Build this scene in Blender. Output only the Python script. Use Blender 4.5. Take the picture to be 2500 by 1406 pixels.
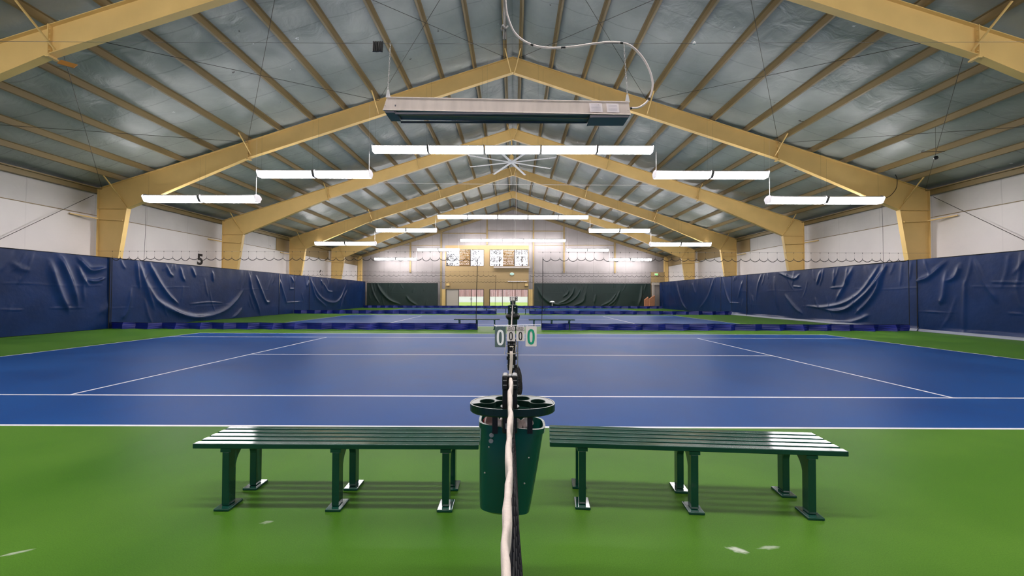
import bpy, bmesh, math, random
from mathutils import Vector, Matrix
random.seed(4)
PI = math.pi
SC = bpy.context.scene
for o in list(bpy.data.objects): bpy.data.objects.remove(o)
COL = SC.collection

# ---------------------------------------------------------------- camera
F_PX = 998.03
cd = bpy.data.cameras.new('camera'); cam = bpy.data.objects.new('camera', cd); COL.objects.link(cam)
cd.sensor_width = 36.0; cd.lens = F_PX / 2500 * 36.0; cd.clip_start = 0.02; cd.clip_end = 600
PITCH, YAW, ROLL = 0.018, -0.0028, 0.0028
cam.matrix_world = (Matrix.Translation((0.0415, 0, 1.4561)) @ Matrix.Rotation(-YAW, 4, 'Z')
                    @ Matrix.Rotation(PI/2 + PITCH, 4, 'X') @ Matrix.Rotation(ROLL, 4, 'Z'))
SC.camera = cam
SC.cycles.max_bounces = 7; SC.cycles.diffuse_bounces = 5; SC.cycles.glossy_bounces = 3; SC.cycles.transparent_max_bounces = 16
# ---------------------------------------------------------------- view, world
vs = SC.view_settings
vs.view_transform = 'Standard'; vs.look = 'None'; vs.gamma = 1.0; vs.use_curve_mapping = False
vs.exposure = 0.58
LAMP = 26.0            # lens radiance of the fluorescent fixtures
w = bpy.data.worlds.new('overcast_sky'); SC.world = w; w.use_nodes = True
bg = w.node_tree.nodes['Background']; bg.inputs[0].default_value = (.95, .92, 1, 1); bg.inputs[1].default_value = 1.5

# ---------------------------------------------------------------- geometry of the hall
Y0 = 4.53              # near doubles line of the first court beyond the benches
CP = 14.63             # court pitch
FR = [17.7 + 7.62*k for k in range(-4, 4)]     # portal frames
YB, YE = -20.4, 48.15  # back wall, end wall
XW = 18.28             # side wall plane
SL = (11.84 - 6.04) / 18.0
def ztop(x): return 11.84 - SL*abs(x)          # rafter top
def zroof(x): return ztop(x) + .21             # insulation

# ---------------------------------------------------------------- helpers
MATS = {}
def lin(c):
    c = c/255.0
    return c/12.92 if c <= .04045 else ((c+.055)/1.055)**2.4
def rgb(r, g, b): return (lin(r), lin(g), lin(b), 1)
def mat(name, color, rough=.6, metal=0, var=0, vscale=3, bump=0, bscale=20, color2=None, spec=.5, stretch=None, coat=0, ior=1.45):
    m = bpy.data.materials.new(name); m.use_nodes = True; MATS[name] = m
    nt = m.node_tree; b = nt.nodes['Principled BSDF']
    b.inputs['Base Color'].default_value = color; b.inputs['Roughness'].default_value = rough
    b.inputs['Metallic'].default_value = metal; b.inputs['Specular IOR Level'].default_value = spec
    b.inputs['IOR'].default_value = ior; b.inputs['Coat Weight'].default_value = coat; b.inputs['Coat Roughness'].default_value = .1
    src = None
    if var or bump:
        tc = nt.nodes.new('ShaderNodeTexCoord'); mp = nt.nodes.new('ShaderNodeMapping')
        if stretch: mp.inputs['Scale'].default_value = stretch
        nt.links.new(tc.outputs['Object'], mp.inputs[0]); src = mp.outputs[0]
    if var:
        n = nt.nodes.new('ShaderNodeTexNoise'); n.inputs['Scale'].default_value = vscale; n.inputs['Detail'].default_value = 5
        nt.links.new(src, n.inputs['Vector'])
        r = nt.nodes.new('ShaderNodeValToRGB'); r.color_ramp.elements[0].position = .3; r.color_ramp.elements[1].position = .7
        c2 = color2 or tuple(c*(1-var) for c in color[:3]) + (1,)
        r.color_ramp.elements[0].color = c2; r.color_ramp.elements[1].color = color
        nt.links.new(n.outputs['Fac'], r.inputs[0]); nt.links.new(r.outputs[0], b.inputs['Base Color'])
    if bump:
        n = nt.nodes.new('ShaderNodeTexNoise'); n.inputs['Scale'].default_value = bscale; n.inputs['Detail'].default_value = 6
        nt.links.new(src, n.inputs['Vector'])
        bp = nt.nodes.new('ShaderNodeBump'); bp.inputs['Strength'].default_value = bump; bp.inputs['Distance'].default_value = .02
        nt.links.new(n.outputs['Fac'], bp.inputs['Height']); nt.links.new(bp.outputs[0], b.inputs['Normal'])
    return m
def emis(name, color, strength):
    m = bpy.data.materials.new(name); m.use_nodes = True; nt = m.node_tree; nt.nodes.clear()
    e = nt.nodes.new('ShaderNodeEmission'); o = nt.nodes.new('ShaderNodeOutputMaterial')
    e.inputs[0].default_value = color; e.inputs[1].default_value = strength
    nt.links.new(e.outputs[0], o.inputs[0]); MATS[name] = m; return m

class MB:
    """collects faces, builds ONE mesh object"""
    def __init__(s): s.v = []; s.f = []; s.m = []
    def add(s, vs, fs, mi=0):
        n = len(s.v); s.v += [tuple(v) for v in vs]; s.f += [tuple(i+n for i in f) for f in fs]; s.m += [mi]*len(fs)
    def box(s, x0, x1, y0, y1, z0, z1, mi=0, M=None):
        vs = [(x, y, z) for z in (z0, z1) for y in (y0, y1) for x in (x0, x1)]
        if M: vs = [M @ Vector(v) for v in vs]
        s.add(vs, [(0,2,3,1), (4,5,7,6), (0,1,5,4), (2,6,7,3), (0,4,6,2), (1,3,7,5)], mi)
    def quad(s, a, b, c, d, mi=0): s.add([a, b, c, d], [(0,1,2,3)], mi)
    def bar(s, a, b, wx, wz, mi=0, up=(0,0,1)):
        a, b = Vector(a), Vector(b); d = (b-a).normalized(); u = Vector(up)
        if abs(d.dot(u)) > .98: u = Vector((0,1,0))
        r = d.cross(u).normalized(); u = r.cross(d).normalized()
        vs = [p + r*sx*wx/2 + u*sz*wz/2 for p in (a, b) for sx, sz in ((-1,-1),(1,-1),(1,1),(-1,1))]
        s.add(vs, [(0,1,2,3), (7,6,5,4), (0,4,5,1), (1,5,6,2), (2,6,7,3), (3,7,4,0)], mi)
    def tube(s, pts, r, n=8, mi=0, closed=False, rs=None):
        pts = [Vector(p) for p in pts]; N = len(pts); rings = []; ref = None
        for i, p in enumerate(pts):
            a = pts[(i-1) % N] if (closed or i > 0) else p
            b = pts[(i+1) % N] if (closed or i < N-1) else p
            d = (b-a).normalized()
            if ref is None:
                ref = Vector((0,0,1)) if abs(d.z) < .9 else Vector((1,0,0))
            x = d.cross(ref).normalized(); y = x.cross(d).normalized(); ref = y
            rr = rs[i] if rs else r
            rings.append([p + x*math.cos(t*2*PI/n)*rr + y*math.sin(t*2*PI/n)*rr for t in range(n)])
        base = len(s.v); vs = [v for g in rings for v in g]; fs = []
        for i in range(N if closed else N-1):
            j = (i+1) % N
            for t in range(n): fs.append((i*n+t, i*n+(t+1) % n, j*n+(t+1) % n, j*n+t))
        if not closed: fs += [tuple(range(n))[::-1], tuple((N-1)*n+t for t in range(n))]
        s.add(vs, fs, mi)
    def prism(s, poly, axis, a, b, mi=0):
        """poly of 2D points extruded along axis; 'x' -> (y,z), 'y' -> (x,z), 'z' -> (x,y)"""
        def P(p, t): return {'x': (t, p[0], p[1]), 'y': (p[0], t, p[1]), 'z': (p[0], p[1], t)}[axis]
        n = len(poly); vs = [P(p, a) for p in poly] + [P(p, b) for p in poly]
        s.add(vs, [tuple(range(n))[::-1], tuple(range(n, 2*n))] + [(i, (i+1) % n, (i+1) % n + n, i+n) for i in range(n)], mi)
    def lathe(s, prof, c=(0,0,0), n=20, mi=0):
        k = len(prof); vs = [(c[0]+r*math.cos(t*2*PI/n), c[1]+r*math.sin(t*2*PI/n), c[2]+z) for r, z in prof for t in range(n)]
        fs = [(i*n+t, i*n+(t+1) % n, (i+1)*n+(t+1) % n, (i+1)*n+t) for i in range(k-1) for t in range(n)]
        s.add(vs, fs, mi)
    def grid(s, nu, nv, fn, mi=0):
        vs = [fn(i/nu, j/nv) for j in range(nv+1) for i in range(nu+1)]; W = nu+1
        s.add(vs, [(j*W+i, j*W+i+1, (j+1)*W+i+1, (j+1)*W+i) for j in range(nv) for i in range(nu)], mi)
    def build(s, name, mats, parent=None, smooth=False, bevel=0, solid=0, norm=True):
        me = bpy.data.meshes.new(name); me.from_pydata(s.v, [], s.f)
        for m in (mats if isinstance(mats, (list, tuple)) else [mats]): me.materials.append(m)
        me.polygons.foreach_set('material_index', s.m)
        if norm:
            bm = bmesh.new(); bm.from_mesh(me); bmesh.ops.recalc_face_normals(bm, faces=bm.faces); bm.to_mesh(me); bm.free()
        if smooth: me.polygons.foreach_set('use_smooth', [True]*len(me.polygons))
        me.update(); o = bpy.data.objects.new(name, me); COL.objects.link(o)
        if parent: o.parent = parent
        if bevel:
            b = o.modifiers.new('bevel', 'BEVEL'); b.width = bevel; b.segments = 3; me.polygons.foreach_set('use_smooth', [True]*len(me.polygons)); b.harden_normals = True; b.limit_method = 'ANGLE'; b.angle_limit = .6
        if solid:
            b = o.modifiers.new('solid', 'SOLIDIFY'); b.thickness = solid; b.offset = 0
        return o
def tag(o, label=None, cat=None, group=None, kind=None):
    if label: o['label'] = label
    if cat: o['category'] = cat
    if group: o['group'] = group
    if kind: o['kind'] = kind
    return o
def empty(name, loc=(0,0,0), rz=0, **k):
    o = bpy.data.objects.new(name, None); COL.objects.link(o); o.location = loc; o.rotation_euler = (0,0,rz); o.empty_display_size = .1
    return tag(o, **k)
CH = {}
def kids(o): return [c for c in bpy.data.objects if c.parent == o]
def copy_tree(o, parent=None):
    c = o.copy(); COL.objects.link(c)
    if parent: c.parent = parent
    for ch in kids(o): copy_tree(ch, c)
    return c
def text_obj(s, size, m, name, parent=None, M=None, depth=.001, sx=1.0, bold=0):
    cu = bpy.data.curves.new('t', 'FONT'); cu.body = s; cu.size = size; cu.extrude = depth; cu.offset = bold; cu.align_x = 'CENTER'; cu.align_y = 'CENTER'
    t = bpy.data.objects.new('t', cu); COL.objects.link(t)
    dg = bpy.context.evaluated_depsgraph_get(); me = bpy.data.meshes.new_from_object(t.evaluated_get(dg))
    bpy.data.objects.remove(t); me.transform(Matrix.Diagonal((sx,1,1,1)))
    if M: me.transform(M)
    me.materials.clear(); me.materials.append(m)
    o = bpy.data.objects.new(name, me); COL.objects.link(o)
    if parent: o.parent = parent
    return o

# ---------------------------------------------------------------- materials
TAN = mat('tan_paint', rgb(222,188,120), .45, var=.12, vscale=1.2, bump=.05)
PURL = mat('purlin_paint', rgb(142,122,82), .5, var=.25, vscale=2, stretch=(1,.2,1))
TAN2 = mat('tan_wall', rgb(158,134,94), .7, var=.06, vscale=.8)
WHITE = mat('white_paint', rgb(232,228,226), .5)
STEEL = mat('brushed_steel', rgb(222,208,198), .35, metal=.35, var=.15, vscale=4, stretch=(6,1,1))
DSTEEL = mat('dark_reflector', rgb(112,108,116), .5, metal=.1)
GREEN = mat('bench_green', rgb(15,62,50), .09, ior=1.46, var=.1, vscale=8)
BINM = mat('bin_green', rgb(6,66,56), .22, spec=.6)
DGREEN = mat('dark_green_plastic', rgb(8,34,27), .28)
BLACK = mat('black_paint', rgb(16,16,17), .35)
BLACKC = mat('black_cord', rgb(18,18,20), .8)
WIRE = mat('wire', rgb(70,66,60), .5, metal=.4)
TAPE = mat('net_tape', rgb(205,191,180), .6, var=.12, vscale=25, bump=.25, bscale=40)
CONC = mat('galvanised', rgb(170,168,165), .35, metal=.7)
CURT = mat('blue_vinyl', rgb(15,41,86), .33, var=.3, vscale=1.2, bump=.3, bscale=5, ior=1.32)
HEM = mat('clear_hem', rgb(120,125,140), .5)
GCURT = mat('green_vinyl', rgb(18,40,37), .5, var=.2, vscale=2, bump=.1)
SKIRT = mat('royal_blue_vinyl', rgb(14,30,128), .45, var=.25, vscale=2)
LENS = emis('lamp_lens', (1, .955, .97, 1), LAMP)
EXITM = emis('exit_glow', (.35, .9, .3, 1), .8)
CARDW = mat('card_white', rgb(225,215,214), .5); CARDG = mat('card_grey', rgb(78,98,100), .5)
INKW = mat('ink_white', rgb(236,236,240), .5); INKK = mat('ink_black', rgb(30,26,26), .6); INKG = mat('ink_green', rgb(0,150,115), .5)
WOOD = mat('plywood', rgb(176,120,88), .6, var=.25, vscale=3, stretch=(1,1,4))
SLAT = mat('louvre_wood', rgb(140,106,50), .45, var=.2, vscale=6)
GREYP = mat('grey_panel', rgb(176,166,156), .7)
TRASH = mat('paper_waste', rgb(236,218,214), .7); RED = mat('red_print', rgb(190,40,50), .6)
ALU = mat('window_frame', rgb(60,50,44), .4); WFR = mat('white_frame', rgb(228,224,228), .4)

def floor_mat(name, c1, c2, rough, seed, scuffs=()):
    m = mat(name, c1, rough, spec=.5); nt = m.node_tree; b = nt.nodes['Principled BSDF']; b.inputs['IOR'].default_value = 1.095; L = nt.links.new; N = nt.nodes.new
    tc = N('ShaderNodeTexCoord')
    n1 = N('ShaderNodeTexNoise'); n1.inputs['Scale'].default_value = .55; n1.inputs['Detail'].default_value = 4; n1.inputs['Distortion'].default_value = .4
    n2 = N('ShaderNodeTexNoise'); n2.inputs['Scale'].default_value = 160; n2.inputs['Detail'].default_value = 2
    mp = N('ShaderNodeMapping'); mp.inputs['Location'].default_value = (seed, seed*2, 0)
    L(tc.outputs['Object'], mp.inputs[0]); L(mp.outputs[0], n1.inputs['Vector']); L(tc.outputs['Object'], n2.inputs['Vector'])
    r = N('ShaderNodeValToRGB'); r.color_ramp.elements[0].position = .33; r.color_ramp.elements[1].position = .68
    r.color_ramp.elements[0].color = c2; r.color_ramp.elements[1].color = c1; L(n1.outputs['Fac'], r.inputs[0])
    mx = N('ShaderNodeMix'); mx.data_type = 'RGBA'; mx.blend_type = 'OVERLAY'; mx.inputs[0].default_value = .3
    L(r.outputs[0], mx.inputs[6]); L(n2.outputs['Fac'], mx.inputs[7]); cur = mx.outputs[2]
    for (sx, sy, rx, ry, rot, amt) in scuffs:
        q = N('ShaderNodeMapping'); q.vector_type = 'TEXTURE'; q.inputs['Location'].default_value = (sx, sy, 0)
        q.inputs['Rotation'].default_value = (0, 0, rot); q.inputs['Scale'].default_value = (rx, ry, 1)
        L(tc.outputs['Object'], q.inputs[0]); ln = N('ShaderNodeVectorMath'); ln.operation = 'LENGTH'; L(q.outputs[0], ln.inputs[0])
        ns = N('ShaderNodeTexNoise'); ns.inputs['Scale'].default_value = 1.6; ns.inputs['Detail'].default_value = 6; L(q.outputs[0], ns.inputs['Vector'])
        ad = N('ShaderNodeMath'); ad.operation = 'MULTIPLY_ADD'; ad.inputs[1].default_value = 1.3; L(ns.outputs['Fac'], ad.inputs[0]); L(ln.outputs['Value'], ad.inputs[2])
        mr = N('ShaderNodeMapRange'); mr.inputs[1].default_value = 1.0; mr.inputs[2].default_value = 1.5; mr.inputs[3].default_value = amt; mr.inputs[4].default_value = 0
        L(ad.outputs[0], mr.inputs[0]); m2 = N('ShaderNodeMix'); m2.data_type = 'RGBA'; L(mr.outputs[0], m2.inputs[0]); L(cur, m2.inputs[6])
        m2.inputs[7].default_value = rgb(205,205,196); cur = m2.outputs[2]
    L(cur, b.inputs['Base Color'])
    rr = N('ShaderNodeMapRange'); rr.inputs[3].default_value = rough-.06; rr.inputs[4].default_value = rough+.08; L(n1.outputs['Fac'], rr.inputs[0]); L(rr.outputs[0], b.inputs['Roughness'])
    bp = N('ShaderNodeBump'); bp.inputs['Strength'].default_value = .12; bp.inputs['Distance'].default_value = .003
    L(n2.outputs['Fac'], bp.inputs['Height']); L(bp.outputs[0], b.inputs['Normal'])
    return m
FG = floor_mat('floor_green', rgb(75,113,38), rgb(56,96,25), .40, 3, [(1.335,2.375,.075,.035,-.5,.65), (1.53,2.40,.09,.022,.1,.4), (-2.75,2.32,.10,.02,.5,.4), (-1.53,2.64,.05,.025,.2,.3), (-.0,1.9,.02,.02,0,.0)])
FB = floor_mat('floor_blue', rgb(26,70,128), rgb(18,58,114), .40, 7)
FW = mat('line_paint', rgb(205,205,212), .5, var=.06, vscale=6)

def insulation(name, c1, c2, wrinkle, seams, seam_axis, tears, gloss=.4, sst=.5):
    m = mat(name, c1, gloss, spec=.5); nt = m.node_tree; b = nt.nodes['Principled BSDF']; L = nt.links.new; N = nt.nodes.new
    tc = N('ShaderNodeTexCoord')
    n1 = N('ShaderNodeTexNoise'); n1.inputs['Scale'].default_value = .5; n1.inputs['Detail'].default_value = 5
    L(tc.outputs['Object'], n1.inputs['Vector'])
    r = N('ShaderNodeValToRGB'); r.color_ramp.elements[0].position = .3; r.color_ramp.elements[1].position = .72
    r.color_ramp.elements[0].color = c2; r.color_ramp.elements[1].color = c1; L(n1.outputs['Fac'], r.inputs[0]); cur = r.outputs[0]
    # lap seams of the facing at a regular pitch
    sp = N('ShaderNodeSeparateXYZ'); L(tc.outputs['Object'], sp.inputs[0])
    md = N('ShaderNodeMath'); md.operation = 'PINGPONG'; md.inputs[1].default_value = seams/2; L(sp.outputs[seam_axis], md.inputs[0])
    lt = N('ShaderNodeMapRange'); lt.inputs[1].default_value = 0; lt.inputs[2].default_value = .03; lt.inputs[3].default_value = sst; lt.inputs[4].default_value = 0
    L(md.outputs[0], lt.inputs[0])
    m2 = N('ShaderNodeMix'); m2.data_type = 'RGBA'; L(lt.outputs[0], m2.inputs[0]); L(cur, m2.inputs[6]); m2.inputs[7].default_value = tuple(c*.45 for c in c2[:3])+(1,); cur = m2.outputs[2]
    if tears:
        t = N('ShaderNodeTexNoise'); t.inputs['Scale'].default_value = 2.1; t.inputs['Detail'].default_value = 7; t.inputs['Roughness'].default_value = .62
        L(tc.outputs['Object'], t.inputs['Vector'])
        for lo, hi, col, a in ((.705, .72, rgb(40,34,28), .9), (.285, .27, rgb(215,215,220), .8)):
            q = N('ShaderNodeMapRange'); q.inputs[1].default_value = lo; q.inputs[2].default_value = hi; q.inputs[3].default_value = 0; q.inputs[4].default_value = a*tears
            L(t.outputs['Fac'], q.inputs[0]); m3 = N('ShaderNodeMix'); m3.data_type = 'RGBA'; L(q.outputs[0], m3.inputs[0]); L(cur, m3.inputs[6]); m3.inputs[7].default_value = col; cur = m3.outputs[2]
    L(cur, b.inputs['Base Color'])
    n2 = N('ShaderNodeTexNoise'); n2.inputs['Scale'].default_value = 1.6; n2.inputs['Detail'].default_value = 4; n2.inputs['Distortion'].default_value = .8; L(tc.outputs['Object'], n2.inputs['Vector'])
    bp = N('ShaderNodeBump'); bp.inputs['Strength'].default_value = wrinkle; bp.inputs['Distance'].default_value = .12
    L(n2.outputs['Fac'], bp.inputs['Height']); L(bp.outputs[0], b.inputs['Normal'])
    return m
CEIL = insulation('roof_facing', rgb(146,152,146), rgb(120,128,124), .3, 1.27, 1, 1, .42)
WUP = insulation('wall_facing_upper', rgb(205,200,196), rgb(186,182,178), .25, 2.54, 1, .7, .55, .3)
WLO = insulation('wall_facing_lower', rgb(226,220,216), rgb(214,208,205), .10, 2.54, 1, 0, .55, .12)
WEND = insulation('end_wall_facing', rgb(146,139,138), rgb(130,124,123), .15, 1.9, 0, .35, .55)

# ================================================================ SETTING
# ---- floor: one slab, paint in its faces
LW = .05
xs, ys = {-XW, XW}, {YB, YE}
courts = [Y0-CP, Y0, Y0+CP, Y0+2*CP]
for xx in (11.885, 6.40): xs |= {xx, -xx, xx-LW, -(xx-LW)}
xs |= {11.735, -11.735}
for c in courts: ys |= {c, c+LW, c+1.37, c+1.37+LW, c+5.485-LW/2, c+5.485+LW/2, c+9.60-LW, c+9.60, c+10.97-LW, c+10.97}
xs = sorted(xs); ys = sorted(y for y in ys if YB <= y <= YE)
def paint(x, y):
    for c in courts:
        t = y-c
        if 0 <= t <= 10.97 and abs(x) <= 11.885:
            if t < LW or t > 10.97-LW or abs(x) > 11.885-LW: return 2
            if 1.37 < t < 1.37+LW or 9.60-LW < t < 9.60: return 2
            if 1.37 < t < 9.6 and 6.40-LW < abs(x) < 6.40: return 2
            if abs(t-5.485) < LW/2 and (abs(x) < 6.4 or abs(x) > 11.735): return 2
            return 1
    return 0
fl = MB()
for i in range(len(xs)-1):
    for j in range(len(ys)-1):
        a, b, c, d = xs[i], xs[i+1], ys[j], ys[j+1]
        fl.quad((a,c,0), (b,c,0), (b,d,0), (a,d,0), paint((a+b)/2, (c+d)/2))
fl.box(-XW, XW, YB, YE, -.3, -.002, 0)
tag(fl.build('floor', [FG, FB, FW], norm=False), kind='structure')

# ---- purlin lines
PX = [.33] + [1.66+1.41*k for k in range(11)] + [16.95]
# ---- roof insulation sagging between the purlins
def roof(side, name):
    xk = [0] + PX + [XW]
    cols = []
    for a, b in zip(xk[:-1], xk[1:]):
        for t in range(5):
            cols.append((a+(b-a)*t/5, math.sin(PI*t/5)*min(.09, (b-a)*.06)))
    cols.append((XW, 0)); ny = 180; rng = random.Random(side+9)
    ph = [rng.uniform(0, 6) for _ in range(6)]
    vs = []
    for j in range(ny+1):
        y = YB+(YE-YB)*j/ny
        for x, s in cols:
            k = 1+.35*math.sin(y*1.9+x*.7+ph[0])+.3*math.sin(y*4.1-x*1.3+ph[1])
            vs.append((side*x, y, zroof(x)-s*k))
    W = len(cols); fs = [(j*W+i, j*W+i+1, (j+1)*W+i+1, (j+1)*W+i) for j in range(ny) for i in range(W-1)]
    m = MB(); m.add(vs, fs)
    m.quad((0,YB,zroof(0)+.3), (side*XW,YB,zroof(XW)+.3), (side*XW,YE,zroof(XW)+.3), (0,YE,zroof(0)+.3))
    tag(m.build(name, CEIL, smooth=True), kind='structure')
roof(-1, 'ceiling'); roof(1, 'ceiling')
# ---- side walls
ZB = 4.9
for s, nm in ((-1, 'wall_left'), (1, 'wall_right')):
    m = MB(); zt = zroof(XW)+.1
    def up(u, v): y = YB+(YE-YB)*u; return (s*(XW-.03*math.sin(v*PI)), y, ZB+(zt-ZB)*v)
    m.grid(60, 4, up, 0)
    def lo(u, v): y = YB+(YE-YB)*u; return (s*(XW-.012), y, ZB*v)
    m.grid(30, 2, lo, 1)
    m.quad((s*(XW-.012),YB,ZB), (s*(XW-.012),YE,ZB), (s*XW,YE,ZB), (s*XW,YB,ZB), 1)
    m.box(s*XW, s*(XW+.2), YB, YE, -.3, zt+.3, 1)
    # the two far bays carry tan panels in the upper band
    for a, b in ((31.4, 40.4), (40.6, 48.1)): m.box(s*(XW-.06), s*(XW-.035), a, b, ZB+.02, zt-.02, 2)
    m.bar((s*(XW-.03), YB, ZB), (s*(XW-.03), YE, ZB), .03, .025, 3)
    tag(m.build(nm, [WUP, WLO, TAN2, PURL]), kind='structure')
m = MB(); m.box(-XW, XW, YB-.2, YB, -.3, 12.5); tag(m.build('wall_back', WLO), kind='structure')

# ---- end wall with its glazed openings
DX = [(-7.85,-3.43), (-2.72,1.78)]
ew = MB(); xc = sorted({-XW, -12.1, -8.55, -8.0, -7.85, -3.43, -2.72, 1.78, 1.87, 2.4, 6.0, 12.0, XW, 0})
def hole(x, z): return any(a < x < b for a, b in DX) and (.05 < z < 2.17 or 4.92 < z < 6.84)
for a, b in zip(xc[:-1], xc[1:]):
    zc = [0, .05, 2.17, 4.12, 4.92]; mx = (a+b)/2
    top = min(zroof(a), zroof(b))
    if top > 7.4: zc += [6.84, 7.35]
    for c, d in zip(zc[:-1], zc[1:]):
        if hole(mx, (c+d)/2): continue
        mi = 1 if -8.0 < mx < 1.87 else (2 if (-8.6 < mx < -8.0 or 1.87 < mx < 2.4) and d <= 2.2 else 0)
        ew.quad((a,YE,c), (b,YE,c), (b,YE,d), (a,YE,d), mi)
    ew.quad((a,YE,zc[-1]), (b,YE,zc[-1]), (b,YE,zroof(b)+.1), (a,YE,zroof(a)+.1), 0)
# reveals
for a, b in DX:
    for c, d in ((.05,2.17), (4.92,6.84)):
        ew.quad((a,YE,c), (b,YE,c), (b,YE+.2,c), (a,YE+.2,c), 1); ew.quad((a,YE,d), (b,YE,d), (b,YE+.2,d), (a,YE+.2,d), 1)
        ew.quad((a,YE,c), (a,YE,d), (a,YE+.2,d), (a,YE+.2,c), 1); ew.quad((b,YE,c), (b,YE,d), (b,YE+.2,d), (b,YE+.2,c), 1)
for c in (4.12,): ew.box(-XW, -8.0, YE-.03, YE, c-.02, c+.01, 0); ew.box(1.87, XW, YE-.03, YE, c-.02, c+.01, 0)
ew.box(-8.0, 1.87, YE-.015, YE, 4.10, 4.14, 1)
tag(ew.build('wall_end', [WEND, TAN2, TAN], norm=False), kind='structure')
# posts and girts of the end wall
def trim(n, boxes, m=PURL):
    b = MB()
    for q in boxes: b.box(*q)
    tag(b.build('trim_%d' % n, m), kind='structure')
n = 1
for x, z0 in ((-8.45,0), (-12.08,4.12), (2.42,0), (6.02,4.12), (12.0,4.12), (-3.05,7.4)):
    trim(n, [(x-.09, x+.09, YE-.14, YE, z0, ztop(x)-.25)]); n += 1
trim(n, [(-12.0,-3.05,YE-.06,YE,8.72,8.79), (-18,-8.5,YE-.06,YE,7.30,7.36), (-3.05,6,YE-.06,YE,9.0,9.07), (2.42,12,YE-.06,YE,7.35,7.41), (-8.5,-7.9,YE-.1,YE,6.9,6.95)]); n += 1
for s in (-1, 1):
    b = MB(); b.prism([(s*18.1,6.1-.35), (0,11.84-.3), (0,11.84), (s*18.1,6.1-.03)], 'y', YE-.25, YE-.02)
    tag(b.build('trim_%d' % n, PURL), kind='structure'); n += 1
trim(n, [(-18.2,-17.75,YE-.3,YE,0,6.0), (17.75,18.2,YE-.3,YE,0,6.0)], TAN); n += 1
trim(n, [(-2.25,2.0,YE-.22,YE,4.66,4.86)], GREYP); n += 1          # shelf under the right window group
trim(n, [(-.6,1.7,YE-.06,YE,3.06,3.14)], WFR); n += 1

GLASS = bpy.data.materials.new('window_glass'); GLASS.use_nodes = True
g = GLASS.node_tree.nodes['Principled BSDF']; g.inputs['Roughness'].default_value = .02; g.inputs['Transmission Weight'].default_value = 1
g.inputs['IOR'].default_value = 1.45; g.inputs['Base Color'].default_value = (1,1,1,1)
wn = 1
for gi, (a, b) in enumerate(DX):
    wd = (b-a)/3
    # upper group: glass, louvre, glass
    f = MB()
    for x in (a, b): f.box(x-.025, x+.025, YE-.01, YE+.12, 4.9, 6.86)
    for z in (4.92, 6.84): f.box(a, b, YE-.01, YE+.12, z-.025, z+.025)
    o = tag(f.build('window_%d' % wn, ALU), kind='structure'); wn += 1
    gl = MB()
    for k in (0, 2): gl.box(a+wd*k, a+wd*(k+1), YE+.05, YE+.06, 4.93, 6.83)
    gl.build('glass_pane', GLASS, o)
    f2 = MB()
    for k in (1, 2): f2.box(a+wd*k-.045, a+wd*k+.045, YE-.02, YE+.1, 4.93, 6.83)
    if gi == 0: f2.box(a+wd*2.45-.02, a+wd*2.45+.05, YE, YE+.1, 4.93, 6.83)
    f2.build('mullion', WFR, o)
    lv = MB()
    for k in range(14):
        z = 4.99+k*.132
        lv.box(a+wd+.06, a+wd*2-.06, YE+.02, YE+.05, -.052, .052, 0, Matrix.Translation((0,0,z)) @ Matrix.Translation((0,YE+.03,0)) @ Matrix.Rotation(.25,4,'X') @ Matrix.Translation((0,-YE-.03,0)))
    lv.box(a+wd*2-.14, a+wd*2-.02, YE, YE+.08, 4.95, 6.82, 1)
    lv.build('louvre', [SLAT, ALU], o)
for gi, (a, b) in enumerate(DX):
    wd = (b-a)/3; f = MB()
    for k in range(4): f.box(a+wd*k-.035, a+wd*k+.035, YE, YE+.12, .05, 2.17)
    for z in (.07, 2.15): f.box(a, b, YE-.02, YE+.12, z-.035, z+.035)
    o = tag(f.build('door_%d' % (gi+1), ALU), kind='structure')
    gl = MB()
    for k in range(3):
        if gi == 0 and k == 0: continue
        gl.box(a+wd*k+.035, a+wd*(k+1)-.035, YE+.05, YE+.06, .1, 2.12)
    gl.build('glass_pane', GLASS, o)
    hd = MB()
    for x in (a+wd*2-.1, a+wd*2+.1): hd.box(x-.015, x+.015, YE-.05, YE, .85, 1.15)
    hd.build('door_handle', ALU, o)
    if gi == 0:
        p = MB(); p.box(a+.035, a+wd-.035, YE+.03, YE+.07, .1, 2.12); p.build('solid_panel', GREYP, o)

# ---- outside
LAWN = mat('lawn', rgb(150,180,70), .9, var=.2, vscale=2)
PAVE = mat('pale_paving', rgb(225,225,232), .8, var=.06, vscale=.5)
FENCE = mat('weathered_boards', rgb(196,150,150), .8, var=.6, vscale=1.4, stretch=(3,1,.15))
m = MB(); m.box(-60, 60, YE+.2, 160, -.3, -.02); tag(m.build('lawn', LAWN), 'bright green lawn outside the glass doors', 'lawn', kind='stuff')
m = MB(); m.box(-50, 50, 85, 85.3, -.1, 1.12); m.box(-50, 50, 84.96, 85.34, 1.12, 1.17)
tag(m.build('garden_wall', PAVE), 'low white wall across the lawn beyond the doors', 'wall')
m = MB(); x = -40
while x < 40:
    h = 4.4+random.uniform(-.2,.2); m.box(x, x+.28, 92+random.uniform(-.05,.05), 92.1, -.1, h, 0); x += .3
for z in (1.0, 3.2): m.box(-40, 40, 92.1, 92.2, z, z+.12, 0)
tag(m.build('board_fence', FENCE), 'tall weathered board fence behind the low white wall', 'fence')
BARK = mat('bark', rgb(90,72,66), .9, var=.3, vscale=5); LEAF = mat('foliage', rgb(118,120,124), .8, var=.4, vscale=3)
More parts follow.
